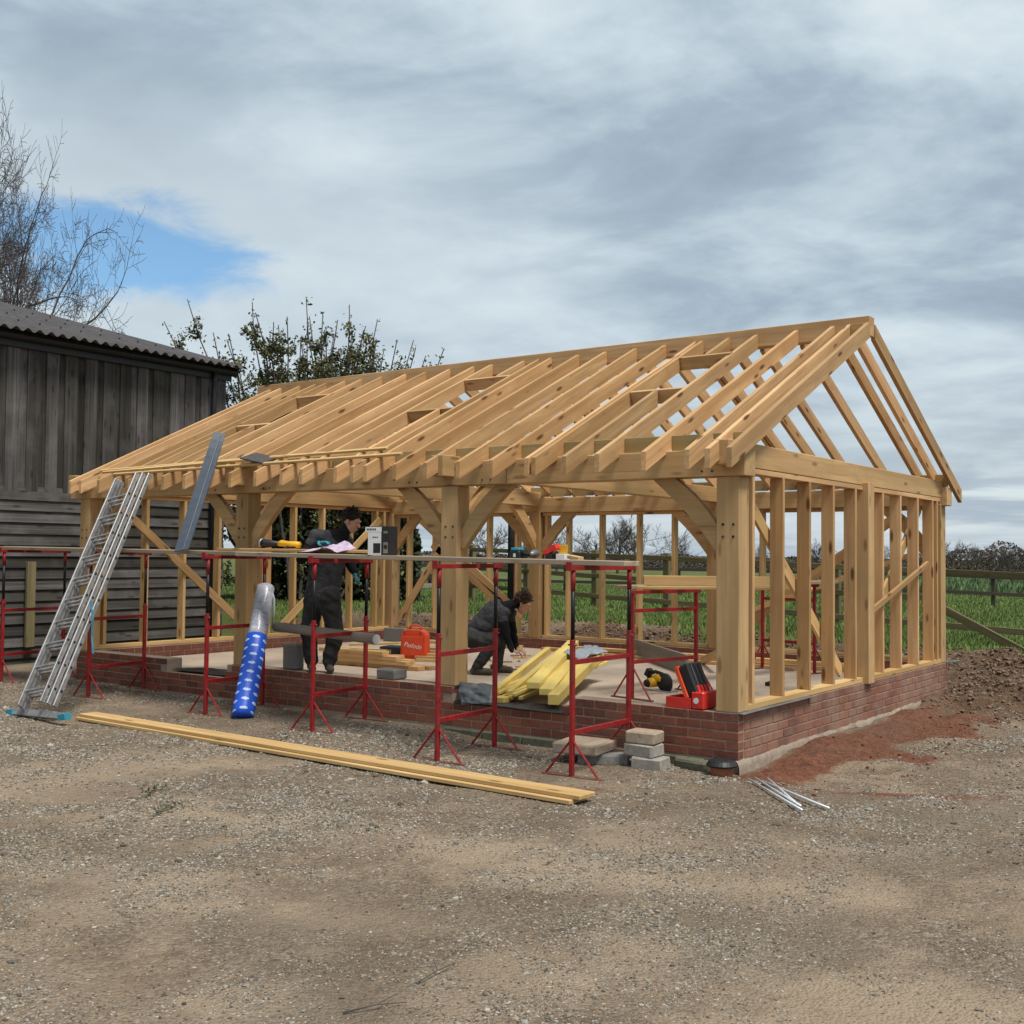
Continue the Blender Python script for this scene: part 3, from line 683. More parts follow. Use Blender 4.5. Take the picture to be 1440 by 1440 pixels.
# back wall
yb = YB-.075
for a, b_ in ((-8.81, -6.08), (-5.86, -3.12), (-2.9, -.22)):
    timber('sill_plate', (a, yb, ZP+.026), (b_, yb, ZP+.026), .12, .05, 'pine_pale', tf)
    timber('top_plate', (a, yb, 2.31), (b_, yb, 2.31), .118, .045, 'pine', tf)
for x in (-8.55, -8.0, -7.45, -6.9, -6.35, -5.80, -5.42, -4.84, -4.22, -3.66, -2.75, -2.35, -1.8, -1.2, -.6):
    timber('stud', (x, yb, ZP+.051), (x, yb, 2.287), .045, .12, 'pine_pale', tf, (0, 1, 0))
for (x0, z0, x1, z1) in ((-8.7, .62, -7.5, 2.2), (-8.25, 2.25, -6.2, .75), (-8.0, 1.85, -6.6, .95), (-2.8, .62, -.5, 2.25)):
    timber('diagonal_brace', (x0, YB-.155, z0), (x1, YB-.155, z1), .03, .12, 'pine', tf)
timber('prop_batten', (-2.7, YB-.19, .9), (-.35, YB-.19, 1.75), .03, .06, 'pine_pale', tf)
# knee braces (slightly curved)
def knee(x, y, dx, dy, zt, bz, reach=.48, drop=.5, wd=.145):
    pts_o, pts_i = [], []
    for k in range(7):
        u = k/6; s_ = reach+wd*1.0-(reach+wd*1.0)*u; h = -(drop+wd*1.0)*u
        bow = .03*math.sin(math.pi*u)
        pts_o.append((s_-bow*.7, zt+h+bow*.7))
        s2 = (reach-wd*.5)-(reach-wd*.5)*u; h2 = -(drop-wd*.5)*u
        pts_i.append((s2-.02*math.sin(math.pi*u), zt+h2+.02*math.sin(math.pi*u)))
    poly = pts_o+pts_i[::-1]
    mb = MB(); mb.prism(poly, 'y', -bz/2, bz/2)
    o = mb.build('knee_brace', 'oak', None)
    o.matrix_basis = Matrix.Translation((x, y, 0)) @ Matrix.Rotation(math.atan2(dy, dx), 4, 'Z'); attach(o, tf)
for i, x in enumerate(PX):
    for y, zt in ((.115, ZB0), (YB-.105, 2.334)):
        if i < 3: knee(x-.1, y, -1, 0, zt, .07)
        if i > 0: knee(x+.1, y, 1, 0, zt, .07)
    if 0 < i < 3:
        knee(x, .21, 0, 1, 2.43, .07); knee(x, YB-.2, 0, -1, 2.43, .07)
# dark pegs at the brace joints
for x in PX:
    for dz in (0, .1):
        for dx in (-.04, .05):
            pg = MB(); pg.tube([(x+dx, .012, 1.86+dz), (x+dx, .022, 1.86+dz)], .011, 8); pg.build('peg', 'barn_wood', tf)
for x in (-.33, -.24, -2.5, -2.6, -3.4, -3.5, -5.5, -5.6, -6.4):
    pg = MB(); pg.tube([(x, -.006, 2.395), (x, .004, 2.395)], .010, 8); pg.build('peg', 'barn_wood', tf)

# ------------------------------------------------------------------ barn
XB = -11.22
bn = thing('barn', 'weathered grey timber barn with dark corrugated roof', 'barn', (XB-4, 0, .06))
mb = MB(); mb.prism([(XB-9, -.1), (XB-.075, -.1), (XB-.075, 4.80), (XB-9, 4.80+.267*8.9)], 'y', -8, 4.15); mb.build('wall_frame', 'black_membrane', bn)
y = 4.17; k = 0
while y > -2.2:
    wd = random.uniform(.185, .215); gapw = random.uniform(.10, .125)
    t0 = random.uniform(-.004, .006)
    timber('wall_board', (XB-.04, y-wd/2, 2.47+random.uniform(-.012, .012)), (XB-.04+random.uniform(-.004, .004), y-wd/2, 4.66), .024, wd, 'barn_wood', bn, (0, 1, 0), .003)
    timber('wall_board', (XB-.062, y-wd-gapw/2, 2.48+random.uniform(-.012, .012)), (XB-.062, y-wd-gapw/2, 4.66), .02, gapw+.04, 'barn_wood', bn, (0, 1, 0), .003)
    y -= wd+gapw
z = .02; k = 0
while z < 2.44:
    h = random.uniform(.165, .18)
    segs_ = [(-2.5, 4.17)] if k % 2 else [(-2.5, 1.62), (1.626, 4.17)]
    for a, b_ in segs_:
        tl = random.uniform(-.004, .004)
        o = timber('lap_board', (XB-.035, a, z+h/2), (XB-.035, b_, z+h/2+tl), .024, h+.03, 'barn_wood', bn, (.17, 0, -1), .003)
    z += h-.012; k += 1
# corrugated roof sheet
nw = 16; ys = np.arange(-3.0, 4.36, .177/nw); xs = np.linspace(0, 8.2, 9)
vs = []; fs = []
for lay, dzz in ((0, 0), (1, -.007)):
    for yv in ys:
        for xv in xs: vs.append((-10.93-xv, yv, 4.775+.267*xv+.026*math.sin(2*math.pi*yv/.177)+dzz))
ncol = len(xs); nr = len(ys); off = nr*ncol
for i in range(nr-1):
    for j in range(ncol-1):
        q = (i*ncol+j, i*ncol+j+1, (i+1)*ncol+j+1, (i+1)*ncol+j); fs.append(q); fs.append(tuple(off+v_ for v_ in q[::-1]))
for i in range(nr-1): fs.append((i*ncol, (i+1)*ncol, off+(i+1)*ncol, off+i*ncol))
for j in range(ncol-1): fs.append(((nr-1)*ncol+j, (nr-1)*ncol+j+1, off+(nr-1)*ncol+j+1, off+(nr-1)*ncol+j))
mb = MB(); mb.raw(vs, fs); rf = mb.build('roof_sheet', 'corrugated', bn, True, fix=False)
mb = MB()
for row in (1.35, 2.9, 4.5):
    for k in range(20):
        yv = -2.9+.044+.354*k; mb.tube([(-10.93-row, yv, 4.80+.267*row), (-10.93-row, yv, 4.825+.267*row)], .014, 6)
so_ = mb.build('roof_bolts', 'black_plastic', rf); so_['kind'] = 'stuff'
mb = MB(); mb.box((XB-.02, -2.5, 4.56), (XB+.02, 4.25, 4.80), .004); mb.build('fascia', 'black_plastic', bn)  # black board behind the gutter, its tone also standing in for eaves shade
pr_ = [(XB+.075+.062*math.cos(a), 4.715+.062*math.sin(a)) for a in np.linspace(math.pi, 2*math.pi, 9)]
pr_ += [(XB+.075+.055*math.cos(a), 4.715+.055*math.sin(a)) for a in np.linspace(2*math.pi, math.pi, 9)]
mb = MB(); mb.prism(pr_, 'y', -2.5, 4.3); mb.build('gutter', 'black_plastic', bn)
mb = MB(); mb.tube([(XB+.075, 3.86, 4.66), (XB+.055, 3.86, 4.5), (XB+.045, 3.86, 4.3), (XB+.045, 3.86, .1)], .042, 10); mb.build('downpipe', 'black_plastic', bn, True)
timber('verge_board', (XB+.1, 4.30, 4.70), (XB-7, 4.30, 4.70+.267*7.1), .025, .16, 'barn_wood', bn)
timber('gate_post', px(41, 905, 'x', XB+.06)-Vector((0, 0, .05)), px(44, 790, 'x', XB+.06), .05, .13, 'fence_wood', bn, (0, 1, 0), label='short upright batten fixed to the lap boards')

# ------------------------------------------------------------------ trestles
def trestle(label, x, yf, yb_, zf, zb, ztop, skew=0.0, low=False, grp='red steel builders trestles'):
    """front leg (x,yf,zf), back leg (x+skew,yb_,zb), top bar height ztop"""
    t = thing('trestle', label, 'trestle', (x, (yf+yb_)/2, min(zf, zb)), grp)
    A = Vector((x, yf, 0)); B = Vector((x+skew, yb_, 0)); d = (B-A).normalized(); n_ = Vector((-d.y, d.x, 0))
    H1 = 1.05 if not low else ztop-.33
    for P_, z0 in ((A, zf), (B, zb)):
        h1 = min(z0*.5+H1, ztop-.25)
        lg = MB().bar(P_+Vector((0, 0, z0+.012)), P_+Vector((0, 0, h1)), .036, .036, (0, 1, 0), .004).build('leg', 'red_paint', t)
        if not low:
            it = MB().tube([P_+Vector((0, 0, h1)), P_+Vector((0, 0, ztop-.17))], .0165, 8).build('inner_tube', 'black_steel', t, True)
            MB().tube([P_+Vector((0, 0, ztop-.19)), P_+Vector((0, 0, ztop-.03))], .02, 8).build('collar', 'red_paint', it, True)
            MB().tube([P_+Vector((0, 0, h1-.04))-n_*.04, P_+Vector((0, 0, h1-.04))+n_*.04], .008, 6).build('pin', 'rust_red', lg)
        else:
            MB().bar(P_+Vector((0, 0, h1)), P_+Vector((0, 0, ztop-.035)), .038, .038, (0, 1, 0), .003).build('inner_tube', 'red_paint', t)
        MB().bar(P_-n_*.27+Vector((0, 0, z0+.008)), P_+n_*.27+Vector((0, 0, z0+.008)), .035, .012).build('foot_bar', 'rust_red', lg)
        for s in (-1, 1):
            MB().tube([P_+n_*(.24*s)+Vector((0, 0, z0+.012)), P_+Vector((0, 0, z0+.27))+n_*(.02*s)], .009, 6).build('foot_brace', 'red_paint', lg)
    zl, zu = (.34, .88) if not low else (.32, ztop-.25)
    MB().bar(A+Vector((0, 0, zf+zl)), B+Vector((0, 0, zf+zl)), .025, .038).build('cross_bar', 'red_paint', t)
    MB().bar(A+Vector((0, 0, zf+zu)), B+Vector((0, 0, zf+zu)), .025, .038).build('cross_bar', 'red_paint', t)
    tb_ = MB().bar(A-d*.06+Vector((0, 0, ztop-.018)), B+d*.06+Vector((0, 0, ztop-.018)), .05, .036).build('top_bar', 'red_paint', t)
    for P_, s in ((A-d*.06, -1), (B+d*.06, 1)):
        MB().bar(P_+Vector((0, 0, ztop-.04)), P_+Vector((0, 0, ztop+.03)), .055, .012, tuple(d)).build('end_stop', 'red_paint', tb_)
    return t
def gz(x, y): return HZ(x, y)-.004
TR = [(-.91, -1.03, -.17, .07, .0, 'tall red trestle straddling the grey pavers by the plinth'),
      (-2.12, -1.19, -.33, .0, -.06, 'tall red trestle in front of the lowered gap with yellow timbers'),
      (-3.84, -.93, -.12, .0, -.1, 'tall red trestle carrying the end of the cardboard tube'),
      (-5.43, -.87, -.1, .0, -.02, 'tall red trestle beside the blue wrapped roll'),
      (-7.45, -.86, -.06, .0, -.1, 'tall red trestle directly behind the ladder'),
      (-9.40, -.76, .12, .0, -.08, 'tall red trestle beside the barn wall, beyond the ladder')]
TOPS = [1.617, 1.615, 1.64, 1.663, 1.69, 1.70]
for (x, yf, yb_, zadd, sk, lab), zt in zip(TR, TOPS):
    trestle(lab, x, yf, yb_, gz(x, yf), gz(x+sk, yb_)+zadd, zt, sk)
a = px(882, 983, 'z', .3); 
trestle('low red trestle on the slab behind the circular saw', -1.80, 1.34, 1.34, .3, .3, 1.375, 0, True) if False else None
t1 = thing('trestle', 'short red trestle on the slab beside the circular saw', 'trestle', (-1.5, 1.7, .3), 'short red trestles on the slab')
def low_trestle(t, A, B, z0, ztop):
    A, B = Vector(A), Vector(B); d = (B-A).normalized(); n_ = Vector((-d.y, d.x, 0))
    for P_ in (A, B):
        lg = MB().bar(P_+Vector((0, 0, z0+.012)), P_+Vector((0, 0, ztop-.03)), .036, .036, (0, 1, 0), .004).build('leg', 'red_paint', t)
        MB().bar(P_-n_*.27+Vector((0, 0, z0+.008)), P_+n_*.27+Vector((0, 0, z0+.008)), .035, .012).build('foot_bar', 'rust_red', lg)
        for s in (-1, 1):
            MB().tube([P_+n_*(.24*s)+Vector((0, 0, z0+.012)), P_+Vector((0, 0, z0+.3))+n_*(.02*s)], .009, 6).build('foot_brace', 'red_paint', lg)
    for h in (.36, ztop-z0-.2): MB().bar(A+Vector((0, 0, z0+h)), B+Vector((0, 0, z0+h)), .025, .036).build('cross_bar', 'red_paint', t)
    MB().bar(A-d*.05+Vector((0, 0, ztop-.018)), B+d*.05+Vector((0, 0, ztop-.018)), .05, .034).build('top_bar', 'red_paint', t)
pa = px(884, 986, 'z', .3); pb = px(978, 963, 'z', .3)
pa = Vector((-1.73, 1.30, 0)); pb = Vector((-1.55, 2.30, 0))
pb = px(979, 858, 'y', 2.25); pb.z = 0
low_trestle(t1, pa, pb, .3, 1.36)
t2 = thing('trestle', 'short red trestle on the slab near the back wall', 'trestle', (-1.6, 4.9, .3), 'short red trestles on the slab')
low_trestle(t2, (-2.02, 5.05, 0), (-1.26, 4.84, 0), .3, 1.38)

# ------------------------------------------------------------------ scaffold boards and things on them
def board(name, label, p0, p1, w_, h, mat_='board_wood', cat='board', group=None):
    o = timber(name, p0, p1, w_, h, mat_, None, (0, 0, 1), .004); return tag(o, label, cat, group)
G1 = 'boards laid across the tall trestles'
board('scaffold_board', 'weathered scaffold board running from the barn past the ladder', (-10.1, -.62, 1.722), (-5.02, -.62, 1.684), .225, .038, group=G1)
board('scaffold_board', 'second scaffold board lying alongside behind the ladder', (-9.9, -.37, 1.726), (-5.3, -.37, 1.686), .225, .038, group=G1)
board('scaffold_board', 'scaffold board under the printed carton', (-5.0, -.78, 1.679), (-.52, -.80, 1.637), .225, .04, 'board_wood', group=G1)
board('scaffold_board', 'scaffold board alongside, behind the drill and red carton', (-4.35, -.50, 1.672), (-.95, -.52, 1.637), .225, .04, group=G1)
board('scaffold_board', 'short pale board raised under the yellow tool and purple cloth', (-5.75, -.40, 1.725), (-3.55, -.38, 1.713), .2, .03, 'pine_pale', group=G1)
board('scaffold_board', 'board laid over the two short trestles on the slab', (-1.98, 1.55, 1.38), (-1.2, 5.2, 1.40), .225, .038)
pA = px(893, 826, 'y', 1.75); 
board('joist', 'pale square-cut joist lying on the board over the short trestles', (-1.86, 1.75, 1.45), (-.45, 2.6, 1.45), .05, .10, 'pine_pale', 'timber')
board('joist', 'pale plank resting beside the joist over the short trestles', (-1.80, 1.50, 1.384), (-.34, 2.40, 1.39), .12, .03, 'pine_pale', 'timber')

# anthracite fascia strip leaning on the eaves
mb = MB(); p0 = px(255, 774, 'y', -.86); p1 = px(309, 609, 'y', -.14)
p0.z = 1.708
ax = (p1-p0).normalized(); vs = []; n_ = 14
for k in range(n_+1):
    u = k/n_; c_ = p0.lerp(p1, u); ang = R(4+50*u); wv = Vector((math.cos(ang), math.sin(ang)*.8, 0)); wv = (wv-ax*wv.dot(ax)).normalized(); nv = ax.cross(wv)
    for s, q in ((-1, -1), (1, -1), (1, 1), (-1, 1)): vs.append(tuple(c_+wv*((.095-.03*u)*s)+nv*(.006*q)))
fs = [(k*4+j, k*4+(j+1) % 4, (k+1)*4+(j+1) % 4, (k+1)*4+j) for k in range(n_) for j in range(4)]+[(3, 2, 1, 0), tuple(n_*4+j for j in range(4))]
mb.raw(vs, fs); mb.tube([p0+Vector((0.02, .006, .01)), p0.lerp(p1, .98)+Vector((.02, .0, 0))], .006, 6)
tag(mb.build('fascia_strip', 'anthracite', loc=tuple(p0)), 'dark grey plastic fascia strip leaning from the scaffold board onto the rafters', 'fascia')

# carton with printed radio
c0 = px(529, 782, 'y', -.80)
cx = thing('carton', 'black and white printed carton standing on the scaffold boards', 'box', (c0.x, c0.y, 1.678))
Mx = Matrix.Translation((c0.x+.10, -.80, 1.662)) @ Matrix.Rotation(R(8), 4, 'Z') @ Matrix.Scale(.8, 4)
def cbox(lo, hi, mat_, name, parent, Mx, c=.002):
    mb = MB(); mb.box(lo, hi, c); o = mb.build(name, mat_); o.matrix_basis = Mx; attach(o, parent); return o
zb_ = .019
cbox((-.15, -.11, zb_), (.14, .05, zb_+.33), 'black_plastic', 'body', cx, Mx)
Mx2 = Mx
fp = cbox((-.1485, -.1125, zb_+.008), (.03, -.1105, zb_+.30), 'white_card', 'front_print', cx, Mx, .0004)
cbox((-.185, -.1145, zb_+.268), (.035, -.1125, zb_+.322), 'white_card', 'title_strip', fp, Mx, .0004)
for k in range(6): cbox((-.165+.022*k, -.116, zb_+.284), (-.15+.022*k, -.1145, zb_+.306), 'vest_cloth', 'title_mark', fp, Mx, .0004)
cbox((-.075, -.114, zb_+.03), (.022, -.1125, zb_+.14), 'black_plastic', 'picture', fp, Mx, .0004)
for k in range(3): cbox((-.085+.026*k, -.1138, zb_+.20), (-.066+.026*k, -.1125, zb_+.214), 'black_plastic', 'title_mark', fp, Mx, .0004)
cbox((.06, -.1125, zb_+.25), (.115, -.1105, zb_+.275), 'grey_board', 'side_print', cx, Mx, .0004)
cbox((.06, -.1125, zb_+.03), (.12, -.1105, zb_+.15), 'grey_board', 'side_print', cx, Mx, .0004)
mb = MB(); mb.tube([(.09, -.112, zb_+.10), (.09, -.1145, zb_+.10)], .024, 14); o = mb.build('picture', 'black_plastic'); o.matrix_basis = Mx; attach(o, cx)
cbox((.0305, -.1125, zb_+.005), (.139, -.1106, zb_+.02), 'slate', 'side_print', cx, Mx, .0004)

# yellow level / tool, cloth, drill, carton of nails
c0 = px(402, 770, 'y', -.38)
yt = thing('power_tool', 'yellow handheld tool with dark nozzle lying on the short pale board', 'tool', (c0.x, -.38, 1.738))
mb = MB(); mb.tube([(c0.x-.10, -.38, 1.785), (c0.x-.06, -.38, 1.792), (c0.x+.02, -.38, 1.785), (c0.x+.09, -.38, 1.778), (c0.x+.19, -.38, 1.775)], [.028, .034, .03, .036, .034], 12); mb.build('body', 'yellow_plastic', yt, True)
mb = MB(); mb.tube([(c0.x-.32, -.40, 1.79), (c0.x-.26, -.395, 1.79), (c0.x-.1, -.38, 1.785)], [.05, .042, .024], 12); mb.build('nozzle', 'black_plastic', yt, True)
mb = MB(); mb.tube([(c0.x-.34, -.40, 1.79), (c0.x-.315, -.40, 1.79)], [.052, .052], 12); mb.build('collar', 'alu', yt, True)
mb = MB(); mb.box((c0.x+.03, -.41, 1.741), (c0.x+.17, -.35, 1.765), .006); mb.build('battery', 'black_plastic', yt)
# cloth
def cloth(name, label, x0, x1, y0, y1, zf, mat_, seed, nn=26, cat='cloth'):
    X_, Y_ = np.meshgrid(np.linspace(0, 1, nn), np.linspace(0, 1, nn), indexing='ij')
    e = (fbm(X_*3, Y_*3, 1, 3, seed)-.5)*.25
    xx = x0+(x1-x0)*X_+e*(x1-x0)*.4; yy = y0+(y1-y0)*Y_+e*(y1-y0)*.4; zz = zf(X_, Y_)
    c_ = np.stack([xx, yy, zz], -1).reshape(-1, 3)
    i_ = (np.arange(nn-1)[:, None]*nn+np.arange(nn-1)[None]).reshape(-1)
    me_ = np_mesh(name, c_, np.stack([i_, i_+nn, i_+nn+1, i_+1], -1), 4); me_.materials.append(M[mat_]); me_.shade_smooth()
    o = bpy.data.objects.new(name, me_); COL.objects.link(o)
    md = o.modifiers.new('s', 'SOLIDIFY'); md.thickness = .005
    return tag(o, label, cat) if label else o
c0 = px(466, 773, 'y', -.42)
cloth('cleaning_cloth', 'crumpled lilac cloth on the scaffold board beside the printed carton', c0.x-.24, c0.x+.28, -.62, -.36, lambda a, b_: 1.705+.045*b_+.10*fbm(a*5, b_*4, 1, 4, 81)*np.sin(np.pi*np.clip(a, 0, 1))*(.35+.8*ss(a, .4, .75)), 'purple_cloth', 80)
c0 = px(735, 783, 'y', -.55)
dr = thing('drill', 'black and teal cordless drill lying on the scaffold board', 'drill', (c0.x, -.55, 1.657))
zb_ = 1.658
mb = MB(); mb.box((c0.x-.115, -.59, zb_), (c0.x-.005, -.51, zb_+.075), .012); mb.build('battery', 'black_plastic', dr)
mb = MB(); mb.box((c0.x-.10, -.588, zb_+.075), (c0.x-.01, -.512, zb_+.10), .01); mb.build('handle_base', 'teal_plastic', dr)
mb = MB(); mb.tube([(c0.x-.02, -.55, zb_+.06), (c0.x+.05, -.55, zb_+.045), (c0.x+.12, -.55, zb_+.05)], [.022, .02, .028], 10); mb.build('handle', 'black_plastic', dr, True)
mb = MB(); mb.tube([(c0.x+.10, -.50, zb_+.05), (c0.x+.13, -.56, zb_+.05), (c0.x+.17, -.64, zb_+.05)], [.036, .036, .03], 12); mb.build('motor_body', 'membrane', dr, True)
mb = MB(); mb.tube([(c0.x+.17, -.64, zb_+.05), (c0.x+.19, -.69, zb_+.05)], [.022, .014], 10); mb.build('chuck', 'alu', dr, True)
mb = MB(); mb.box((c0.x-.07, -.592, zb_+.02), (c0.x-.045, -.5905, zb_+.05), .0004); mb.build('label_mark', 'white_card', dr)
c0 = px(783, 786, 'y', -.55)
nb = thing('nail_carton', 'small red and orange carton tipped open on the scaffold board', 'box', (c0.x, -.55, 1.657))
mb = MB(); mb.box((c0.x+.01, -.58, zb_+.002), (c0.x+.095, -.50, zb_+.05), .002); mb.build('tray', 'white_card', nb)
mb = MB(); mb.box((c0.x+.008, -.54, zb_+.05), (c0.x+.095, -.53, zb_+.125), .002); mb.build('flap', 'yellow_plastic', nb).data.materials[0] = M['yellow_plastic']
mb = MB(); mb.bar((c0.x-.10, -.56, zb_+.055), (c0.x+.015, -.56, zb_+.115), .07, .045); mb.build('body', 'red_plastic', nb)
mb = MB(); mb.box((c0.x-.09, -.595, zb_+.002), (c0.x-.02, -.53, zb_+.05), .003); mb.build('base', 'black_plastic', nb)
tag(timber('timber_offcut', (c0.x+.13, -.55, zb_+.028), (c0.x+.27, -.60, zb_+.012), .06, .03, 'pine_pale'), 'pale wedge offcut on the scaffold board beside the red carton', 'offcut')

# ------------------------------------------------------------------ ladder
fL = px(27, 999, 'z', .06); fR = px(80, 1009, 'z', .06)
tL = px(170, 674, 'y', -.40); tR = px(208, 682, 'y', -.40)
foot = (fL+fR)/2; top = (tL+tR)/2
ld = thing('ladder', 'aluminium triple extension ladder with teal feet leaning on the eaves beam', 'ladder', (foot.x, foot.y, .03))
ax = (top-foot).normalized(); wv = Vector((1, 0, 0)); wv = (wv-ax*wv.dot(ax)).normalized(); nv = wv.cross(ax)
if nv.y < 0: nv = -nv
LL = (top-foot).length
for s in range(3):
    hw = .215-.0*s; base_ = foot+nv*(-.06*s)
    for sd in (-1, 1):
        w_off = wv*(sd*(.225-.028*s))
        st = MB(); st.bar(base_+w_off+ax*.05, base_+w_off+ax*(LL+.03*(2-s)), .022, .052, tuple(nv), .003); st.build('stile', 'alu', ld)
    for k in range(10):
        c_ = base_+ax*(.27*k+.22)
        rg_ = MB().bar(c_-wv*(.22-.028*s), c_+wv*(.22-.028*s), .026, .026 if s == 0 else .018, tuple(nv), .004).build('rung', 'alu', ld)
        e = c_+wv*(.238-.028*s); MB().tube([e-wv*.004, e+wv*.004], .013, 8).build('rung_end', 'black_plastic', rg_)
sbar = MB().bar(fL-wv*.10, fR+wv*.10, .07, .035, tuple(nv)).build('stabiliser_bar', 'alu', ld)
for p_, s in ((fL, -1), (fR, 1)): MB().bar(p_+wv*(s*.06)-Vector((0, 0, .005)), p_+wv*(s*.16)-Vector((0, 0, .005)), .085, .06).build('rubber_foot', 'teal_plastic', sbar)
mb = MB(); c_ = foot+ax*1.0+wv*.24; mb.tube([c_+Vector((.02, 0, .25)), c_+Vector((.06, 0, .05)), c_+Vector((.05, 0, -.12)), c_+Vector((.08, 0, -.3))], [.01]*4, 6); mb.build('strap', 'teal_plastic', ld)

# ------------------------------------------------------------------ blue roll, cardboard tube
q0 = px(341, 1008, 'z', .07); q1 = px(374, 826, 'y', -.12)
rl = thing('wrapped_roll', 'tall blue printed wrapped roll with clear sleeve leaning on the post', 'roll', tuple(q0))
def uvtube(name, p0, p1, r0, r1, mat_, parent, n=24, m_=10, wob=.0):
    p0, p1 = Vector(p0), Vector(p1); d = (p1-p0).normalized(); a = d.orthogonal().normalized(); b_ = d.cross(a); rr_ = random.Random(5)
    vs, fs, uvs = [], [], []
    for i in range(m_+1):
        u = i/m_; c_ = p0.lerp(p1, u); r_ = r0+(r1-r0)*u
        for k in range(n+1):
            q = 2*math.pi*k/n; rk = r_*(1+wob*math.sin(3*q+u*5)*.5+wob*.4*math.sin(7*q-u*11)); vs.append(tuple(c_+(a*math.cos(q)+b_*math.sin(q))*rk))
    for i in range(m_):
        for k in range(n): fs.append((i*(n+1)+k, i*(n+1)+k+1, (i+1)*(n+1)+k+1, (i+1)*(n+1)+k)); uvs += [(k/n, i/m_), ((k+1)/n, i/m_), ((k+1)/n, (i+1)/m_), (k/n, (i+1)/m_)]
    nn = len(fs)
    for i, c_ in ((0, p0), (m_, p1)):
        ci = len(vs); vs.append(tuple(c_+d*(-.012 if i == 0 else .012)))
        for k in range(n): fs.append((ci, i*(n+1)+k, i*(n+1)+k+1)); uvs += [(0, 0)]*3
    me_ = bpy.data.meshes.new(name); me_.from_pydata(vs, [], fs); ul = me_.uv_layers.new(name='UV')
    ul.data.foreach_set('uv', np.array(uvs, dtype=np.float32).ravel()); me_.materials.append(M[mat_]); me_.shade_smooth()
    bm = bmesh.new(); bm.from_mesh(me_); bmesh.ops.recalc_face_normals(bm, faces=bm.faces); bm.to_mesh(me_); bm.free()
    o = bpy.data.objects.new(name, me_); COL.objects.link(o); attach(o, parent); return o
uvtube('wrapper', q0, q0.lerp(q1, .60), .112, .106, 'wrapper', rl, 28, 12, .03)
uvtube('sleeve', q0.lerp(q1, .595), q1, .098, .092, 'sleeve', rl, 28, 12, .06)
mb = MB(); e = q1+Vector((.09, 0, -.02)); mb.tube([e, e+Vector((.04, 0, -.1)), e+Vector((.045, 0, -.25)), e+Vector((.0, 0, -.42))], [.006, .012, .012, .005], 8); mb.build('loose_wrap', 'sleeve', rl, True)
g0 = px(388, 881, 'y', -.20); g1 = px(529, 899, 'y', -.36)
ct = thing('cardboard_tube', 'long brown cardboard tube lying across the trestle bars', 'tube', tuple((g0+g1)/2-Vector((0, 0, .05))))
mb = MB(); mb.tube([g0, g1], .05, 20); mb.build('tube_body', 'cardboard', ct, True)
d = (g1-g0).normalized(); mb = MB(); mb.tube([g1-d*.004, g1+d*.008], .046, 20); mb.build('end_cap', 'white_card', ct)

# ------------------------------------------------------------------ boards on the ground
e0 = px(118, 1008, 'z', .02); e1 = px(812, 1127, 'z', .02)
e0.z = HZ(e0.x, e0.y)+.022; e1.z = HZ(e1.x, e1.y)+.022
dz_ = Vector((0, 0, .032)); sd_ = Vector((.03, .13, 0))
board('long_board', 'long pale sawn board lying on the gravel, underneath its twin', e0, e1, .19, .03, 'pine_pale', 'board', 'long boards on the gravel')
board('long_board', 'long pale sawn board lying on the gravel, on top of its twin', e0+dz_+sd_*.2+Vector((.02, 0, 0)), e1+dz_+sd_*.28+Vector((.05, 0, 0)), .19, .03, 'pine_pale', 'board', 'long boards on the gravel')

# ------------------------------------------------------------------ battens and slate on the roof
b0 = Vector((-8.43, -.12, 0)); b1 = Vector((-3.85, .06, 0))
for p_, q_, lab in (((-8.43, -.10), (-3.85, .06), 'long thin pale batten lying across the rafter feet, higher of two'), ((-7.95, -.25), (-3.5, -.12), 'long thin pale batten lying across the rafter feet, lower of two')):
    tag(timber('roof_batten', (p_[0], p_[1], roof_top(p_[1])+.02), (q_[0], q_[1], roof_top(q_[1])+.02), (.045), .025, 'pine_pale', None, (0, -SL, 1)), lab, 'batten', 'battens on the roof')
tag(timber('roof_batten', (-8.3, -.16, roof_top(-.16)+.02), (-5.2, .0, roof_top(0)+.02), .038, .025, 'pine_pale', None, (0, -SL, 1)), 'shorter batten between the two long ones on the rafter feet', 'batten', 'battens on the roof')
mb = MB(); mb.box((-.17, -.12, -.008), (.17, .12, .008), .002); sl_ = mb.build('roof_slate', 'slate')
sl_.matrix_basis = Matrix.Translation((-5.57, -.10, roof_top(-.10)+.055)) @ Matrix.Rotation(PITCH*.7, 4, 'X') @ Matrix.Rotation(R(12), 4, 'Y')
tag(sl_, 'dark slate tile lying over the battens at the eaves', 'slate')

# ------------------------------------------------------------------ concrete blocks, drain, conduits
def block(name, label, c_, s, rz, mat_, cat='block', group=None, tilt=0):
    mb = MB(); v_, f_ = chamfer_box(*s, .012); rr_ = random.Random(label)
    v_ = [(x+rr_.uniform(-.004, .004), y+rr_.uniform(-.004, .004), z+rr_.uniform(-.004, .004)) for x, y, z in v_]
    mb.raw(v_, f_); o = mb.build(name, mat_); o.matrix_basis = Matrix.Translation(c_) @ Matrix.Rotation(rz, 4, 'Z') @ Matrix.Rotation(tilt, 4, 'X')
    return tag(o, label, cat, group)
zg = HZ(-.63, -.3)-.01
GB = 'concrete blocks stacked by the plinth'
block('concrete_block', 'pale rough concrete block at the bottom of the three-block stack', (-.62, -.31, zg+.05), (.26, .21, .10), R(6), 'concrete', group=GB)
block('concrete_block', 'grey rough concrete block in the middle of the three-block stack', (-.69, -.30, zg+.15), (.27, .2, .10), R(-4), 'concrete', group=GB)
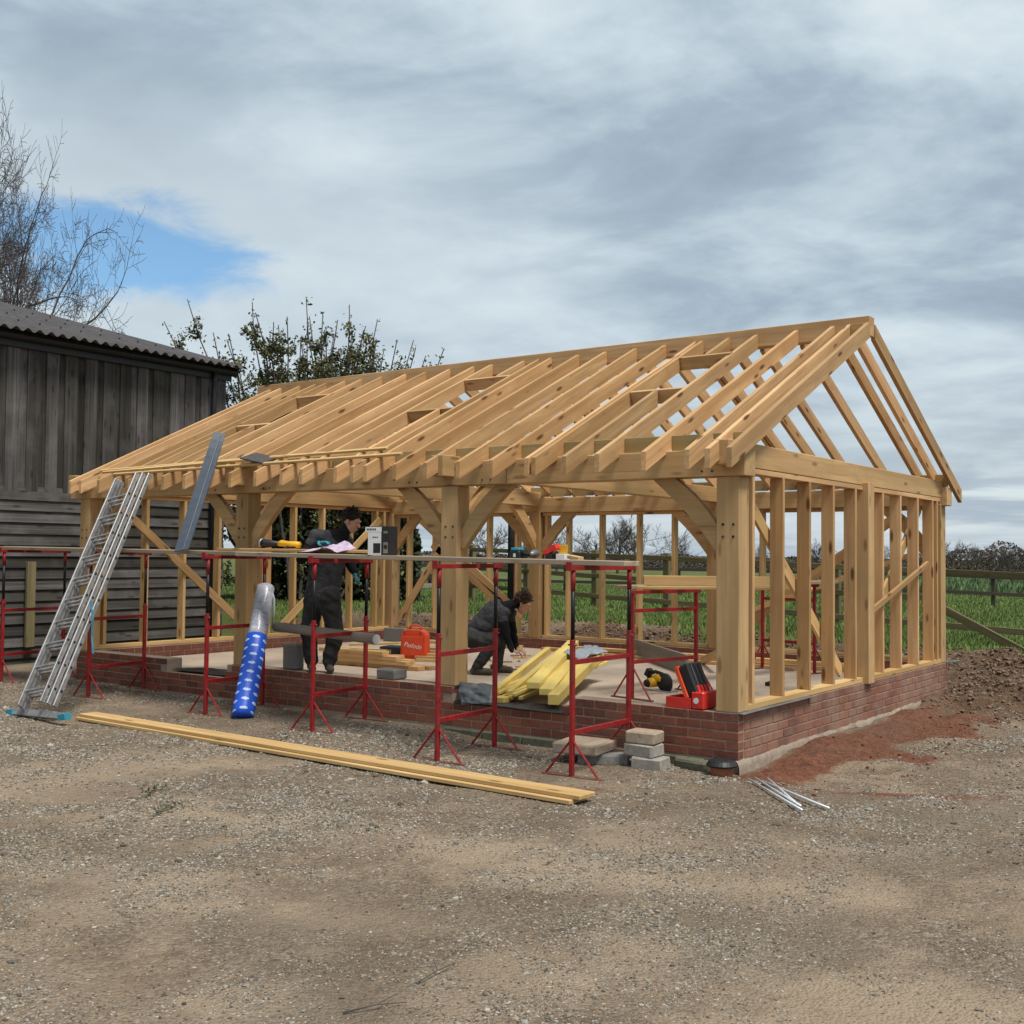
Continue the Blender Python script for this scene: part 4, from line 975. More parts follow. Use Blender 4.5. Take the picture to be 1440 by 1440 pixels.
block('concrete_block', 'brownish concrete block on top of the three-block stack', (-.69, -.29, zg+.25), (.26, .2, .095), R(3), 'cardboard', group=GB).data.materials[0] = plain('brown_concrete', (.34, .27, .2), .9, 0, .2, 30, .5, .2)
zg = HZ(-1.15, -.35)-.012
block('concrete_paver', 'thick grey paver lying flat between the trestle legs', (-1.22, -.36, zg+.135), (.40, .42, .085), R(8), 'concrete', 'paver').data.materials[0] = bpy.data.materials['brown_concrete']
block('concrete_block', 'long concrete block supporting the thick paver', (-1.05, -.33, zg+.045), (.42, .2, .09), R(28), 'grey_block')
block('concrete_block', 'mossy concrete offcut lying against the plinth beside the drain', (-.36, -.09, HZ(-.36, -.09)+.035), (.30, .1, .095), R(-8), 'green_concrete', tilt=.15)
dx, dy = -.065, -.17
dg = thing('drain_pot', 'terracotta drain pipe stub with black cap at the plinth corner', 'drain', (dx, dy, -.03))
zd = HZ(dx, dy)-.03
mb = MB(); mb.tube([(dx, dy, zd-.05), (dx, dy, zd+.06), (dx, dy, zd+.095), (dx, dy, zd+.11)], [.082, .085, .095, .095], 24); mb.build('pipe', 'terracotta', dg, True)
mb = MB(); mb.tube([(dx, dy, zd+.105), (dx, dy, zd+.118), (dx, dy, zd+.15), (dx, dy, zd+.16)], [.118, .122, .10, .07], 24); mb.build('cap', 'black_plastic', dg, False)
cn = [((1052, 1099), (1128, 1144), 'white metal conduit length lying on the gravel, longest of four'), ((1062, 1099), (1126, 1138), 'white metal conduit length on the gravel beside the longest one'),
      ((1072, 1103), (1166, 1141), 'white conduit length lying apart at a wider angle on the gravel'), ((1080, 1100), (1122, 1136), 'short pale conduit crossing the others on the gravel')]
for k, (a, b_, lab) in enumerate(cn):
    a = px(*a, 'z', 0); b_ = px(*b_, 'z', 0); a.z = HZ(a.x, a.y)+.028+.012*(k % 2); b_.z = HZ(b_.x, b_.y)+.026
    mb = MB(); mb.tube([a, b_], .0085, 8); tag(mb.build('conduit', 'white_metal', None, True, loc=tuple((a+b_)/2)), lab, 'conduit', 'conduits on the gravel')

# ------------------------------------------------------------------ membranes
def sheet(name, label, pts, mat_, nn=18, amp=.012, seed=1, cat='membrane'):
    """pts: 4 corner vectors a,b,c,d -> bilinear sheet with ripples"""
    a, b_, c_, d_ = [np.array(p_) for p_ in pts]
    U_, V_ = np.meshgrid(np.linspace(0, 1, nn), np.linspace(0, 1, nn), indexing='ij'); u = U_[..., None]; v_ = V_[..., None]
    P_ = a*(1-u)*(1-v_)+b_*u*(1-v_)+c_*u*v_+d_*(1-u)*v_
    nrm = np.cross(b_-a, d_-a); nrm = nrm/np.linalg.norm(nrm)
    P_ = P_+nrm*((fbm(U_*4, V_*4, 1, 3, seed)-.3)*amp*2)[..., None]
    i_ = (np.arange(nn-1)[:, None]*nn+np.arange(nn-1)[None]).reshape(-1)
    me_ = np_mesh(name, P_.reshape(-1, 3), np.stack([i_, i_+nn, i_+nn+1, i_+1], -1), 4); me_.materials.append(M[mat_]); me_.shade_smooth()
    o = bpy.data.objects.new(name, me_); COL.objects.link(o); o.modifiers.new('s', 'SOLIDIFY').thickness = .003
    return tag(o, label, cat)
sheet('membrane', 'grey damp proof membrane strip under the right sill beside the corner post', ((-.20, .02, ZP+.004), (.045, .0, ZP-.004), (.045, 1.5, ZP-.002), (-.2, 1.5, ZP+.004)), 'membrane', 18, .004, 3)
mp = [px(640, 957, 'y', .08), px(692, 962, 'y', .1), px(690, 988, 'y', -.02), px(648, 990, 'y', -.03)]
sheet('membrane', 'loose grey membrane flap curling over the plinth beside the oak post', [tuple(q) for q in mp], 'membrane', 20, .03, 5)
sheet('membrane', 'black membrane lapping the lowered plinth gap under the yellow timbers', ((-2.92, -.015, .307), (-1.62, -.015, .306), (-1.62, .35, .312), (-2.92, .35, .312)), 'black_membrane', 20, .008, 7)
sheet('membrane', 'black membrane hanging in the lowered plinth gap beside the pier', ((-7.18, .06, .312), (-6.16, .06, .312), (-6.16, .44, .335), (-7.18, .44, .315)), 'black_membrane', 20, .015, 8)
sheet('membrane', 'scrap of grey membrane poking out at the far plinth corner', ((-.1, 5.80, ZP+.004), (.10, 5.86, ZP+.01), (.13, 6.02, ZP+.02), (-.06, 6.0, ZP+.004)), 'membrane', 10, .01, 9)

# ------------------------------------------------------------------ yellow timbers on the slab
YT = [((700, 975), (775, 912), .38, 'narrow yellow-stained timber on the barn side of the loose pile'), ((723, 978), (800, 906), .40, ''), ((748, 975), (806, 903), .42, ''), ((772, 985), (818, 925), .37, ''), ((788, 985), (833, 920), .35, ''), ((781, 992), (843, 918), .33, '')]
labs = ['narrow yellow timber at the edge of the pile nearest the crouching worker', 'yellow timber next to the narrow one in the pile', 'topmost broad yellow timber of the pile', 'yellow timber sloping beside the topmost one', 'short yellow timber beneath the grey bag', 'lowest thick yellow timber at the pier side of the pile']
A_ = [px(697, 973, 'y', .30), px(716, 975, 'y', .32), px(750, 964, 'y', .30), px(768, 973, 'y', .24), px(790, 968, 'y', .7), px(778, 984, 'y', .12)]
B_ = [px(771, 914, 'y', 2.6), px(790, 914, 'y', 2.7), px(806, 904, 'y', 2.75), px(808, 924, 'y', 2.3), px(822, 925, 'y', 2.2), px(843, 921, 'y', 2.5)]
Sz = [(.06, .07), (.06, .05), (.13, .06), (.13, .06), (.1, .06), (.10, .095)]
for a, b_, s, lab in zip(A_, B_, Sz, labs):
    tag(timber('yellow_timber', a, b_, s[0], s[1], 'yellow_wood', None), lab, 'timber', 'yellow timbers on the slab')
for k in range(9):
    a = Vector((-2.76+.052*(k % 9), .30+random.uniform(-.05, .06), .355+.03*(k % 2))); b_ = a+Vector((-.40, 2.2, .16))
    tag(timber('thin_batten', a, b_, .045, .028, 'yellow_wood', None, (0, .0, 1)), 'thin yellow batten bundled under the yellow timbers', 'batten', 'thin yellow battens in the bundle')
for x in (-2.80, -2.55):
    tag(timber('bearer', (x, .16, .333), (x-.03, .36, .333), .2, .055, 'yellow_wood', None), 'short yellow bearer block under the yellow timber pile', 'bearer', 'bearers under the yellow timbers')
cloth('grey_bag', 'grey paper bag lying on the yellow timbers', -2.98, -2.66, 1.9, 2.4, lambda a, b_: .60+.10*fbm(a*4, b_*4, 1, 4, 91)+.05*b_-.05*a, 'glass_grey', 90, 20, 'bag')

# ------------------------------------------------------------------ cases and tools on the floor
c0 = px(584, 928, 'z', .3)
oc = thing('tool_case', 'upright orange plastic tool case with white lettering on the slab', 'tool case', (c0.x, c0.y, .3))
Mx = Matrix.Translation((c0.x, c0.y, .3)) @ Matrix.Rotation(R(12), 4, 'Z')
mb = MB(); mb.prism([(-.18, .0), (.17, .0), (.185, .03), (.18, .33), (.16, .37), (.10, .40), (-.10, .40), (-.16, .37), (-.185, .33), (-.19, .03)], 'y', -.07, .07)
o = mb.build('shell', 'orange_plastic'); o.matrix_basis = Mx; attach(o, oc); md = o.modifiers.new('b', 'BEVEL'); md.width = .012; md.segments = 2
for lo, hi in (((-.15, -.085, .06), (.14, -.066, .31)), ):
    o = MB().box(lo, hi, .012).build('front_panel', 'orange_plastic'); o.matrix_basis = Mx; attach(o, oc)
hp = MB(); hp.tube([(-.085, 0, .39), (-.08, 0, .435), (-.05, 0, .45), (.05, 0, .45), (.08, 0, .435), (.085, 0, .39)], .015, 8); o = hp.build('handle', 'orange_plastic', None, True); o.matrix_basis = Mx; attach(o, oc)
for xx in (-.12, .11): o = MB().box((xx-.02, -.078, .345), (xx+.02, -.06, .385), .004).build('latch', 'red_plastic'); o.matrix_basis = Mx; attach(o, oc)
tc = bpy.data.curves.new('lettering', 'FONT'); tc.body = 'Paslode'; tc.size = .085; tc.align_x = 'CENTER'; tc.extrude = .001; tc.shear = .25
to = bpy.data.objects.new('lettering', tc); COL.objects.link(to)
dg_ = bpy.context.evaluated_depsgraph_get(); tme = bpy.data.meshes.new_from_object(to.evaluated_get(dg_)); bpy.data.objects.remove(to)
tme.materials.clear(); tme.materials.append(M['white_card']); to = bpy.data.objects.new('lettering', tme); COL.objects.link(to)
to.matrix_basis = Mx @ Matrix.Translation((0.0, -.0865, .165)) @ Matrix.Rotation(R(8), 4, 'Y') @ Matrix.Rotation(R(90), 4, 'X'); attach(to, oc)
c0 = px(552, 924, 'z', .3)
bc = thing('tool_case', 'low black tool case lying flat beside the upright orange one', 'tool case', (c0.x, c0.y, .3))
Mx = Matrix.Translation((c0.x, c0.y+.1, .3)) @ Matrix.Rotation(R(15), 4, 'Z')
for nm, lo, hi in (('base', (-.2, -.15, 0), (.2, .15, .07)), ('lid', (-.2, -.15, .073), (.2, .15, .14)), ('latch', (-.02, -.16, .05), (.02, -.151, .09)), ('handle', (-.06, -.175, .06), (.06, -.161, .08))):
    o = MB().box(lo, hi, .008).build(nm, 'black_plastic'); o.matrix_basis = Mx; attach(o, bc)
# open red tool case on the plinth top by the corner post
rc = thing('tool_case', 'open red tool case with dark moulded lid on the plinth near the corner post', 'tool case', (-.52, .11, ZP))
Mx = Matrix.Translation((-.47, .125, ZP+.0)) @ Matrix.Rotation(R(-4), 4, 'Z')
mb = MB(); bx = (-.19, -.115, .19, .12)
mb.box((-.19, -.115, .0), (.05, -.105, .085), .003); mb.box((-.19, .11, 0), (.05, .12, .085), .003); mb.box((-.19, -.1045, 0), (-.18, .1095, .085), .003)
mb.box((-.1795, -.1045, 0), (.05, .1095, .01), .002); mb.box((.0505, -.115, 0), (.17, .12, .145), .012)
o = mb.build('base', 'red_plastic'); o.matrix_basis = Mx; attach(o, rc)
lidM = Mx @ Matrix.Translation((.045, 0, .14)) @ Matrix.Rotation(R(-24), 4, 'Y')
o = MB().box((-.075, -.115, -.04), (-.035, .12, .235), .006).build('lid', 'orange_plastic'); o.matrix_basis = lidM; attach(o, rc); lid = o
o = MB().box((-.034, -.108, -.03), (.06, .113, .23), .014).build('lid_insert', 'black_plastic'); o.matrix_basis = lidM; attach(o, lid)
for yy, s in ((-.06, .012), (.0, .02), (.06, .026)):
    o = MB().box((.0605, yy-s*.5, .03), (.065, yy+s*.5, .21), .002).build('lid_highlight', 'membrane' if s < .02 else 'slate'); o.matrix_basis = lidM; attach(o, lid)
for yy in (-.08, -.03, .02, .07):
    o = MB().box((.05, yy-.014, -.05), (.075, yy+.014, .03), .006).build('socket', 'red_plastic'); o.matrix_basis = lidM; attach(o, lid)
mb = MB(); mb.tube([(.10, -.116, .07), (.10, -.119, .07)], .024, 18); o = mb.build('round_label', 'white_card'); o.matrix_basis = Mx; attach(o, rc)
# circular saw
c0 = px(920, 972, 'z', .3); c0.z = .3
cs = thing('circular_saw', 'yellow and black cordless circular saw lying on the slab', 'circular saw', tuple(c0))
Mx = Matrix.Translation(c0+Vector((0, .1, 0))) @ Matrix.Rotation(R(-12), 4, 'Z')
def sp(name, mb, m_, sm=True): o = mb.build(name, m_, None, sm); o.matrix_basis = Mx; attach(o, cs)
sp('base_plate', MB().box((-.05, -.08, .0), (.2, .08, .008), .002), 'alu', False)
sp('motor', MB().tube([(-.07, -.10, .075), (-.06, -.04, .08), (-.02, .03, .085)], [.045, .052, .05], 16), 'yellow_plastic')
sp('motor_cap', MB().tube([(-.075, -.125, .073), (-.07, -.10, .075)], [.036, .044], 16), 'black_plastic')
sp('blade_guard', MB().tube([(.09, -.03, .09), (.09, .0, .09)], [.09, .095], 24), 'black_plastic')
sp('blade', MB().tube([(.10, .004, .07), (.10, .007, .07)], .082, 28), 'alu', False)
sp('handle', MB().tube([(-.14, 0, .10), (-.12, 0, .165), (-.05, 0, .19), (.03, 0, .175), (.09, 0, .15)], [.022, .024, .02, .02, .026], 12), 'black_plastic')
sp('battery', MB().bar((-.16, 0, .14), (-.12, 0, .21), .07, .05), 'black_plastic', False)
sp('body', MB().tube([(-.07, .0, .11), (.0, .0, .13), (.05, 0, .12)], [.04, .046, .04], 14), 'yellow_plastic')

# ------------------------------------------------------------------ timber stacks and blocks on the floor
rr_ = random.Random(9)
s0 = px(520, 938, 'z', .3)
stack = [('pine', 0), ('pine_pale', 1), ('pine', 2), ('pine_pale', 3)]
nlab = ['lowest', 'second', 'third', 'topmost']
for k in range(4):
    for j in range(2):
        L = 1.5-.15*k-.1*j; yk = 1.95+.16*j+rr_.uniform(-.02, .02); xk = -5.75-.1*k+rr_.uniform(-.1, .1)
        tag(timber('stacked_timber', (xk-L/2, yk-.02*k, .327+.052*k), (xk+L/2, yk+.06-.03*k, .327+.052*k), .13, .05, stack[k][0], None), f'{nlab[k]} layer plank of the short timber stack behind the standing worker, {"outer" if j == 0 else "inner"} one', 'timber', 'short timber stack')
tag(timber('timber_offcut', (-6.1, 1.9, .56), (-5.5, 2.15, .60), .09, .025, 'pine_pale'), 'thin offcut lying aslant on the short timber stack', 'offcut')
block('concrete_block', 'dark grey hollow block standing on the plinth beside the worker\'s boots', (px(413, 942, 'y', .12).x, .115, ZP+.135), (.225, .1, .27), R(3), 'grey_block')
block('concrete_block', 'flat grey block lying on the plinth near the short timber stack', (px(551, 950, 'y', .12).x, .12, ZP+.05), (.25, .19, .1), R(-3), 'grey_block')
block('concrete_block', 'grey block at the back wall behind the orange case', (px(556, 880, 'y', 5.2).x, 5.2, .3+.11), (.42, .1, .215), R(2), 'grey_block')
# grey wide board on edge and long planks along the back wall
tag(timber('wide_board', px(884, 908, 'z', .42), px(966, 935, 'z', .42), .035, .24, 'grey_board', None), 'wide grey board standing on edge on the slab', 'board')
pk = [((-5.6, 5.42, .325), (-.9, 5.34, .325), .14, .05, 'pine', 'thick plank lying on the slab along the back wall'), ((-5.2, 5.36, .375), (-1.1, 5.42, .375), .12, .045, 'pine_pale', 'pale plank on top of the thick one along the back wall'), ((-4.9, 5.18, .322), (-1.6, 5.08, .322), .10, .04, 'pine', 'plank on the slab in front of the thick one along the back wall'), ((-8.4, 5.3, .325), (-6.0, 5.4, .325), .14, .05, 'pine_pale', 'plank on the slab at the barn end of the back wall')]
for a, b_, w_, h, m_, lab in pk: tag(timber('loose_plank', a, b_, w_, h, m_, None), lab, 'plank', 'planks along the back wall')
tag(timber('loose_plank', px(988, 929, 'z', .34), px(1012, 918, 'z', .55), .05, .09, 'pine_pale'), 'loose pale stud end slanting up from the slab behind the corner post', 'plank')
for k in range(5):
    a = px(606+rr_.uniform(-6, 6), 931-4*k, 'z', .3+.03*k); tag(timber('loose_plank', a-Vector((.2, 0, -.018)), a+Vector((.35, .15, .018)), .09, .034, 'pine' if k % 2 else 'pine_pale'), f'short plank in the small heap beside the orange case, {["bottom", "second", "third", "fourth", "top"][k]} one', 'plank', 'small plank heap')
# wood shavings and offcuts round the crouching worker
for k in range(16):
    a = px(rr_.uniform(690, 742), rr_.uniform(922, 944), 'z', .305); an = rr_.uniform(0, 3.1); L = rr_.uniform(.06, .2)
    tag(timber('wood_offcut', a+Vector((0, 0, .008)), a+Vector((math.cos(an)*L, math.sin(an)*L, .01)), rr_.uniform(.02, .05), .016, 'pine_pale' if k % 2 else 'cardboard'), 'small wood offcut on the slab around the crouching worker', 'offcut', 'offcuts around the crouching worker')
mb = MB(); c0 = px(1081, 965, 'z', .3); mb.tube([c0+Vector((-.04, 0, .02)), c0+Vector((.03, .02, .035))], [.02, .028], 10); mb.tube([c0+Vector((.03, .02, .035)), c0+Vector((.045, .02, .04))], [.03, .02], 10)
tag(mb.build('glove', 'black_plastic', None, True, loc=tuple(c0)), 'small black rubber scrap on the slab behind the gable studs', 'scrap')

# ------------------------------------------------------------------ fences
FA = np.array([2.5, 9.0]); FB = np.array([-12.0, 12.1])
fz = lambda x: 1.52+.34*min(max(-x/12., -.15), 1)      # top rail height
fy = lambda x: 9.45+(-x)*.215
fn = thing('rail_fence', 'dark mossy post and rail fence directly behind the building', 'fence', (-3, fy(-3), .4))
postx = [-12.2, -10.4, -8.4, -6.55, -4.72, -2.95, -1.22, .95, 2.8]
for i, x in enumerate(postx):
    zt = fz(x)+(.05 if i != 4 else .07); timber('fence_post', (x, fy(x)+.07, HZ(x, fy(x))-.1), (x, fy(x)+.07, zt), .12, .11, 'fence_wood', fn, (0, 1, 0), .008)
for i in range(len(postx)-1):
    a, b_ = postx[i], postx[i+1]-.006
    for dz in (0, .42, .82):
        if dz == .42 and a > -1.5: continue
        j = random.uniform(-.012, .012)
        timber('fence_rail', (a, fy(a), fz(a)-.055-dz+j), (b_, fy(b_), fz(b_)-.055-dz-j), .035, .092, 'fence_wood', fn, (0, 0, 1), .005)
timber('diagonal_stay', px(1300, 842, 'y', 8.9), px(1470, 933, 'y', 8.75), .06, .11, 'fence_wood', fn, (0, 0, 1), .005)
f2 = thing('paddock_fence', 'thin distant post and rail fence across the meadow', 'fence', (0, 21, .4))
p0, p1 = pd(560, 862, 34), pd(1470, 872, 26)
nP = 17
for k in range(nP):
    q = p0.lerp(p1, k/(nP-1)); z0 = HZ(q.x, q.y)
    timber('fence_post', (q.x, q.y, z0-.1), (q.x, q.y, z0+.78), .08, .08, 'far_fence', f2, (0, 1, 0))
    if k < nP-1:
        q2 = p0.lerp(p1, (k+1)/(nP-1)); z2 = HZ(q2.x, q2.y)
        for h in (.68, .30): timber('fence_rail', (q.x, q.y-.06, z0+h), (q2.x, q2.y-.06, z2+h), .03, .08, 'far_fence', f2)
f3 = thing('pale_fence', 'weathered pale rail fence beyond the hedge corner', 'fence', tuple(pd(520, 830, 25)))
q0_, q1_ = pd(455, 830, 24), pd(640, 835, 27)
for h in (.95, .62, .3):
    z0 = HZ(q0_.x, q0_.y); timber('fence_rail', (q0_.x, q0_.y, z0+h), (q1_.x, q1_.y, z0+h), .03, .1, 'grey_board', f3)
for k in range(4):
    q = q0_.lerp(q1_, k/3); timber('fence_post', (q.x, q.y+.07, HZ(q.x, q.y)-.1), (q.x, q.y+.07, HZ(q.x, q.y)+1.1), .1, .1, 'grey_board', f3, (0, 1, 0))
q = pd(721, 800, 24); pp = thing('pole', 'dark upright pole with reddish side standing behind the fence', 'pole', (q.x, q.y, .5))
mb = MB(); mb.tube([(q.x-.04, q.y, .4), (q.x-.04, q.y, 4.2)], .075, 12); mb.build('shaft', 'dark_metal', pp, True)
mb = MB(); mb.box((q.x+.03, q.y-.02, .45), (q.x+.13, q.y+.06, 4.0), .006); mb.build('strut', 'rust_red', pp)

# ------------------------------------------------------------------ trees
class Tree:
    def __init__(s, seed): s.r = random.Random(seed); s.mb = MB(); s.tips = []
    def grow(s, p, d, L, r0, lev, maxlev, sides, cfg):
        n = max(2, int(cfg['seg'])); pts = [p]; rad = [r0]; q = p.copy(); dd = d.copy(); r1 = max(r0*cfg['taper'], cfg['rmin'])
        for k in range(n):
            dd = (dd+Vector((s.r.gauss(0, 1), s.r.gauss(0, 1), s.r.gauss(0, 1)))*(cfg['wob'] if lev else .035)+Vector((0, 0, cfg['up']*(1 if lev else .3)))).normalized()
            q = q+dd*(L/n); pts.append(q.copy()); rad.append(r0+(r1-r0)*(k+1)/n)
        s.mb.tube(pts, rad, max(3, sides-lev), cap=(lev == 0))
        if lev == maxlev: s.tips.append((pts, dd)); return
        nc = cfg['kids'][min(lev, len(cfg['kids'])-1)]
        for k in range(nc):
            u = cfg['first']+(1-cfg['first'])*(k+s.r.random()*.8)/nc if lev else cfg['first0']+(1-cfg['first0'])*(k+.6*s.r.random())/nc
            u = min(u, 1); i = min(int(u*n), n-1); f_ = u*n-i; base_ = pts[i].lerp(pts[i+1], f_); rb = rad[i]+(rad[i+1]-rad[i])*f_
            dl = (pts[i+1]-pts[i]).normalized(); az = s.r.random()*6.283; o_ = dl.orthogonal().normalized(); o_.rotate(Matrix.Rotation(az, 3, dl))
            an = cfg['ang']*(.7+.6*s.r.random()); nd = (dl*math.cos(an)+o_*math.sin(an)).normalized()
            s.grow(base_, nd, L*cfg['len']*(.7+.6*s.r.random())*(1.15-.45*u), max(rb*cfg['rr'], cfg['rmin']), lev+1, maxlev, sides, cfg)
        if lev: s.grow(pts[-1], dd, L*cfg['len'], r1*.9, lev+1, maxlev, sides, cfg)
def bare_tree(seed, H, r0, maxlev, sides, **kw):
    cfg = dict(seg=4, taper=.55, rmin=.006, wob=.13, up=.06, kids=[9, 5, 4, 4], first=.25, first0=.25, ang=.85, len=.56, rr=.55); cfg.update(kw)
    T = Tree(seed); T.grow(Vector((0, 0, 0)), Vector((.02, 0, 1)), H*.52, r0, 0, maxlev, sides, cfg); return T
bt = pd(-50, 600, 27); bt.z = HZ(bt.x, bt.y)-.1
T = bare_tree(8, 13.0, .3, 5, 7, kids=[15, 6, 5, 4, 4], ang=.95, rr=.42, rmin=.006, up=.03, first0=.4, seg=4, len=.56, taper=.5, wob=.17)
t_ = thing('bare_tree', 'tall leafless tree rising behind the barn roof', 'tree', tuple(bt))
V_ = np.array(T.mb.v); V_ -= 0; lat = V_@np.array([CR[0], CR[1], 0]); kx = 3.1/np.percentile(lat, 99.5); kz = 11.9/np.percentile(V_[:, 2], 99.8)
T.mb.v = [tuple(q) for q in V_*np.array([kx, kx, kz])]
o = T.mb.build('branches', 'bark', None, True, fix=False); o.location = bt; attach(o, t_)
# leafy shrub tree behind the barn corner
def leaf_cloud(pos, dirs, size, cols, name, seed):
    rs_ = np.random.RandomState(seed); n_ = len(pos)
    a_ = rs_.randn(n_, 3); a_ /= np.linalg.norm(a_, axis=1, keepdims=True)
    b_ = np.cross(a_, rs_.randn(n_, 3)); b_ /= np.linalg.norm(b_, axis=1, keepdims=True)
    s_ = size[:, None]
    v_ = np.stack([pos-a_*s_, pos+b_*s_*.55, pos+a_*s_, pos-b_*s_*.55], 1).reshape(-1, 3)
    me_ = np_mesh(name, v_, np.arange(n_*4).reshape(-1, 4), 4); me_.materials.append(M['leaf']); add_attr(me_, 'tint', np.repeat(cols, 4, 0))
    o = bpy.data.objects.new(name, me_); COL.objects.link(o); return o
lt = pd(430, 700, 24.5); lt.z = HZ(lt.x, lt.y)-.05
t_ = thing('leafy_tree', 'dark green upright leafy tree standing behind the barn corner', 'tree', tuple(lt))
rt = random.Random(12); mb = MB(); LP = []; side_v = Vector((CR[0], CR[1], 0)).normalized(); fwd_v = Vector((CF[0], CF[1], 0)).normalized()
# leading shoots: lateral spread and height of the outline in the photograph (top pixel, tip pixel)
tips = [(232, 452), (262, 420), (300, 468), (322, 478), (350, 425), (362, 440), (385, 452), (405, 445), (432, 418), (455, 440), (478, 450), (495, 428), (520, 468), (533, 448), (560, 480), (580, 478), (600, 500), (625, 490)]
def shoot(p, q, r0, dens, leafsz):
    n_ = 8; pts = []; k_ = Vector((rt.gauss(0, .12), rt.gauss(0, .12), rt.gauss(0, .05)))
    for i in range(n_+1):
        u = i/n_; c_ = p.lerp(q, u)+k_*math.sin(math.pi*u)+Vector((rt.gauss(0, .03), rt.gauss(0, .03), 0)); pts.append(c_)
    mb.tube(pts, [r0*(1-.85*i/n_)+.004 for i in range(n_+1)], 5, cap=False)
    for i in range(n_):
        for k in range(dens):
            c_ = pts[i].lerp(pts[i+1], rt.random())
            LP.append((c_.x+rt.gauss(0, .055), c_.y+rt.gauss(0, .055), c_.z+rt.gauss(0, .055)))
    return pts
tips += [(lambda k: (lambda x: (x, np.interp(x, [230, 330, 440, 540, 630], [470, 462, 452, 470, 512])+rt.uniform(-8, 70)))(rt.gauss(440, 85)))(k) for k in range(46)]
for (tx, ty) in tips:
    if not 226 < tx < 632: continue
    depth = 24.5+rt.uniform(-1.2, 1.2); q = pd(tx, ty, depth)
    lx = (tx-430)/FPX*24.5
    b0_ = Vector(lt)+side_v*(lx*.32)+fwd_v*rt.uniform(-.5, .5)+Vector((0, 0, .1))
    pts = shoot(b0_, Vector(q), .04, 14, .06)
    for k in range(9):
        i = rt.randint(2, 7); b2 = pts[i]; ln = rt.uniform(.4, 1.25)*(1.1-i*.08)
        dq = Vector((rt.gauss(0, .6), rt.gauss(0, .6), rt.uniform(.5, 1.1))).normalized()*ln
        shoot(b2, b2+dq*.8, .011, 9, .06)
for k in range(90):   # inner and lower growth
    u = rt.gauss(0, 1.25); b0_ = Vector(lt)+side_v*u+fwd_v*rt.gauss(0, .7)+Vector((0, 0, rt.uniform(.2, 3.6)))
    shoot(b0_, b0_+Vector((rt.gauss(0, .35), rt.gauss(0, .35), rt.uniform(.5, 1.4))), .018, 14, .06)
pos = np.array(LP); nL = len(pos); rs = np.random.RandomState(8)
cols = np.array([[.10, .108, .042]])*(.45+1.0*rs.rand(nL, 1))+np.array([[.035, .022, .008]])*(rs.rand(nL, 1) > .7)
o = leaf_cloud(pos, None, .026+.03*rs.rand(nL), cols, 'leaves', 3); attach(o, t_)
o = mb.build('stems', 'bark', t_, True, fix=False)
# evergreen hedge mass seen through the frame below the tree
def pdv(tx, ty, dep): return CAM[None]+dep[:, None]*(CF[None]+CR[None]*((tx-720)/FPX)[:, None]-CU[None]*((ty-720)/FPX))
n = 14000; u = rs.rand(n); P = pdv(380+210*u, 800, 24.0+2*rs.rand(n))
hmax = 2.7+.4*np.sin(u*9)-1.6*np.maximum(0, u-.72)/.28
pos = np.stack([P[:, 0], P[:, 1], height(P[:, 0], P[:, 1])+hmax*rs.rand(n)**.8], -1); cols = np.array([[.03, .042, .018]])*(.4+1.1*rs.rand(n, 1))
hd = leaf_cloud(pos, None, .06+.06*rs.rand(len(pos)), cols, 'hedge', 6); tag(hd, 'dense dark evergreen hedge beneath the leafy tree', 'hedge')
# far bare trees
protos = []
for sd, kw in ((21, dict(ang=.8)), (22, dict(ang=1.0, len=.6)), (23, dict(ang=.7, up=.1))):
    T = bare_tree(sd, 10, .22, 3, 5, seg=3, rmin=.022, kids=[10, 5, 4], first0=.26, **kw)
    for pts_, dl_ in T.tips:
        for k in range(7):
            p_ = pts_[T.r.randint(0, len(pts_)-1)]; e_ = p_+(dl_*.7+Vector((T.r.gauss(0, .6), T.r.gauss(0, .6), .45+T.r.gauss(0, .4)))).normalized()*T.r.uniform(.35, .95); sv_ = Vector((T.r.gauss(0, 1), T.r.gauss(0, 1), 0)).normalized()*.018
            T.mb.raw([tuple(p_-sv_), tuple(p_+sv_), tuple(e_)], [(0, 1, 2)])
    o = T.mb.build('branches', 'bark_far', None, False, fix=False); protos.append((o.data, max(v_[2] for v_ in T.mb.v))); bpy.data.objects.remove(o)
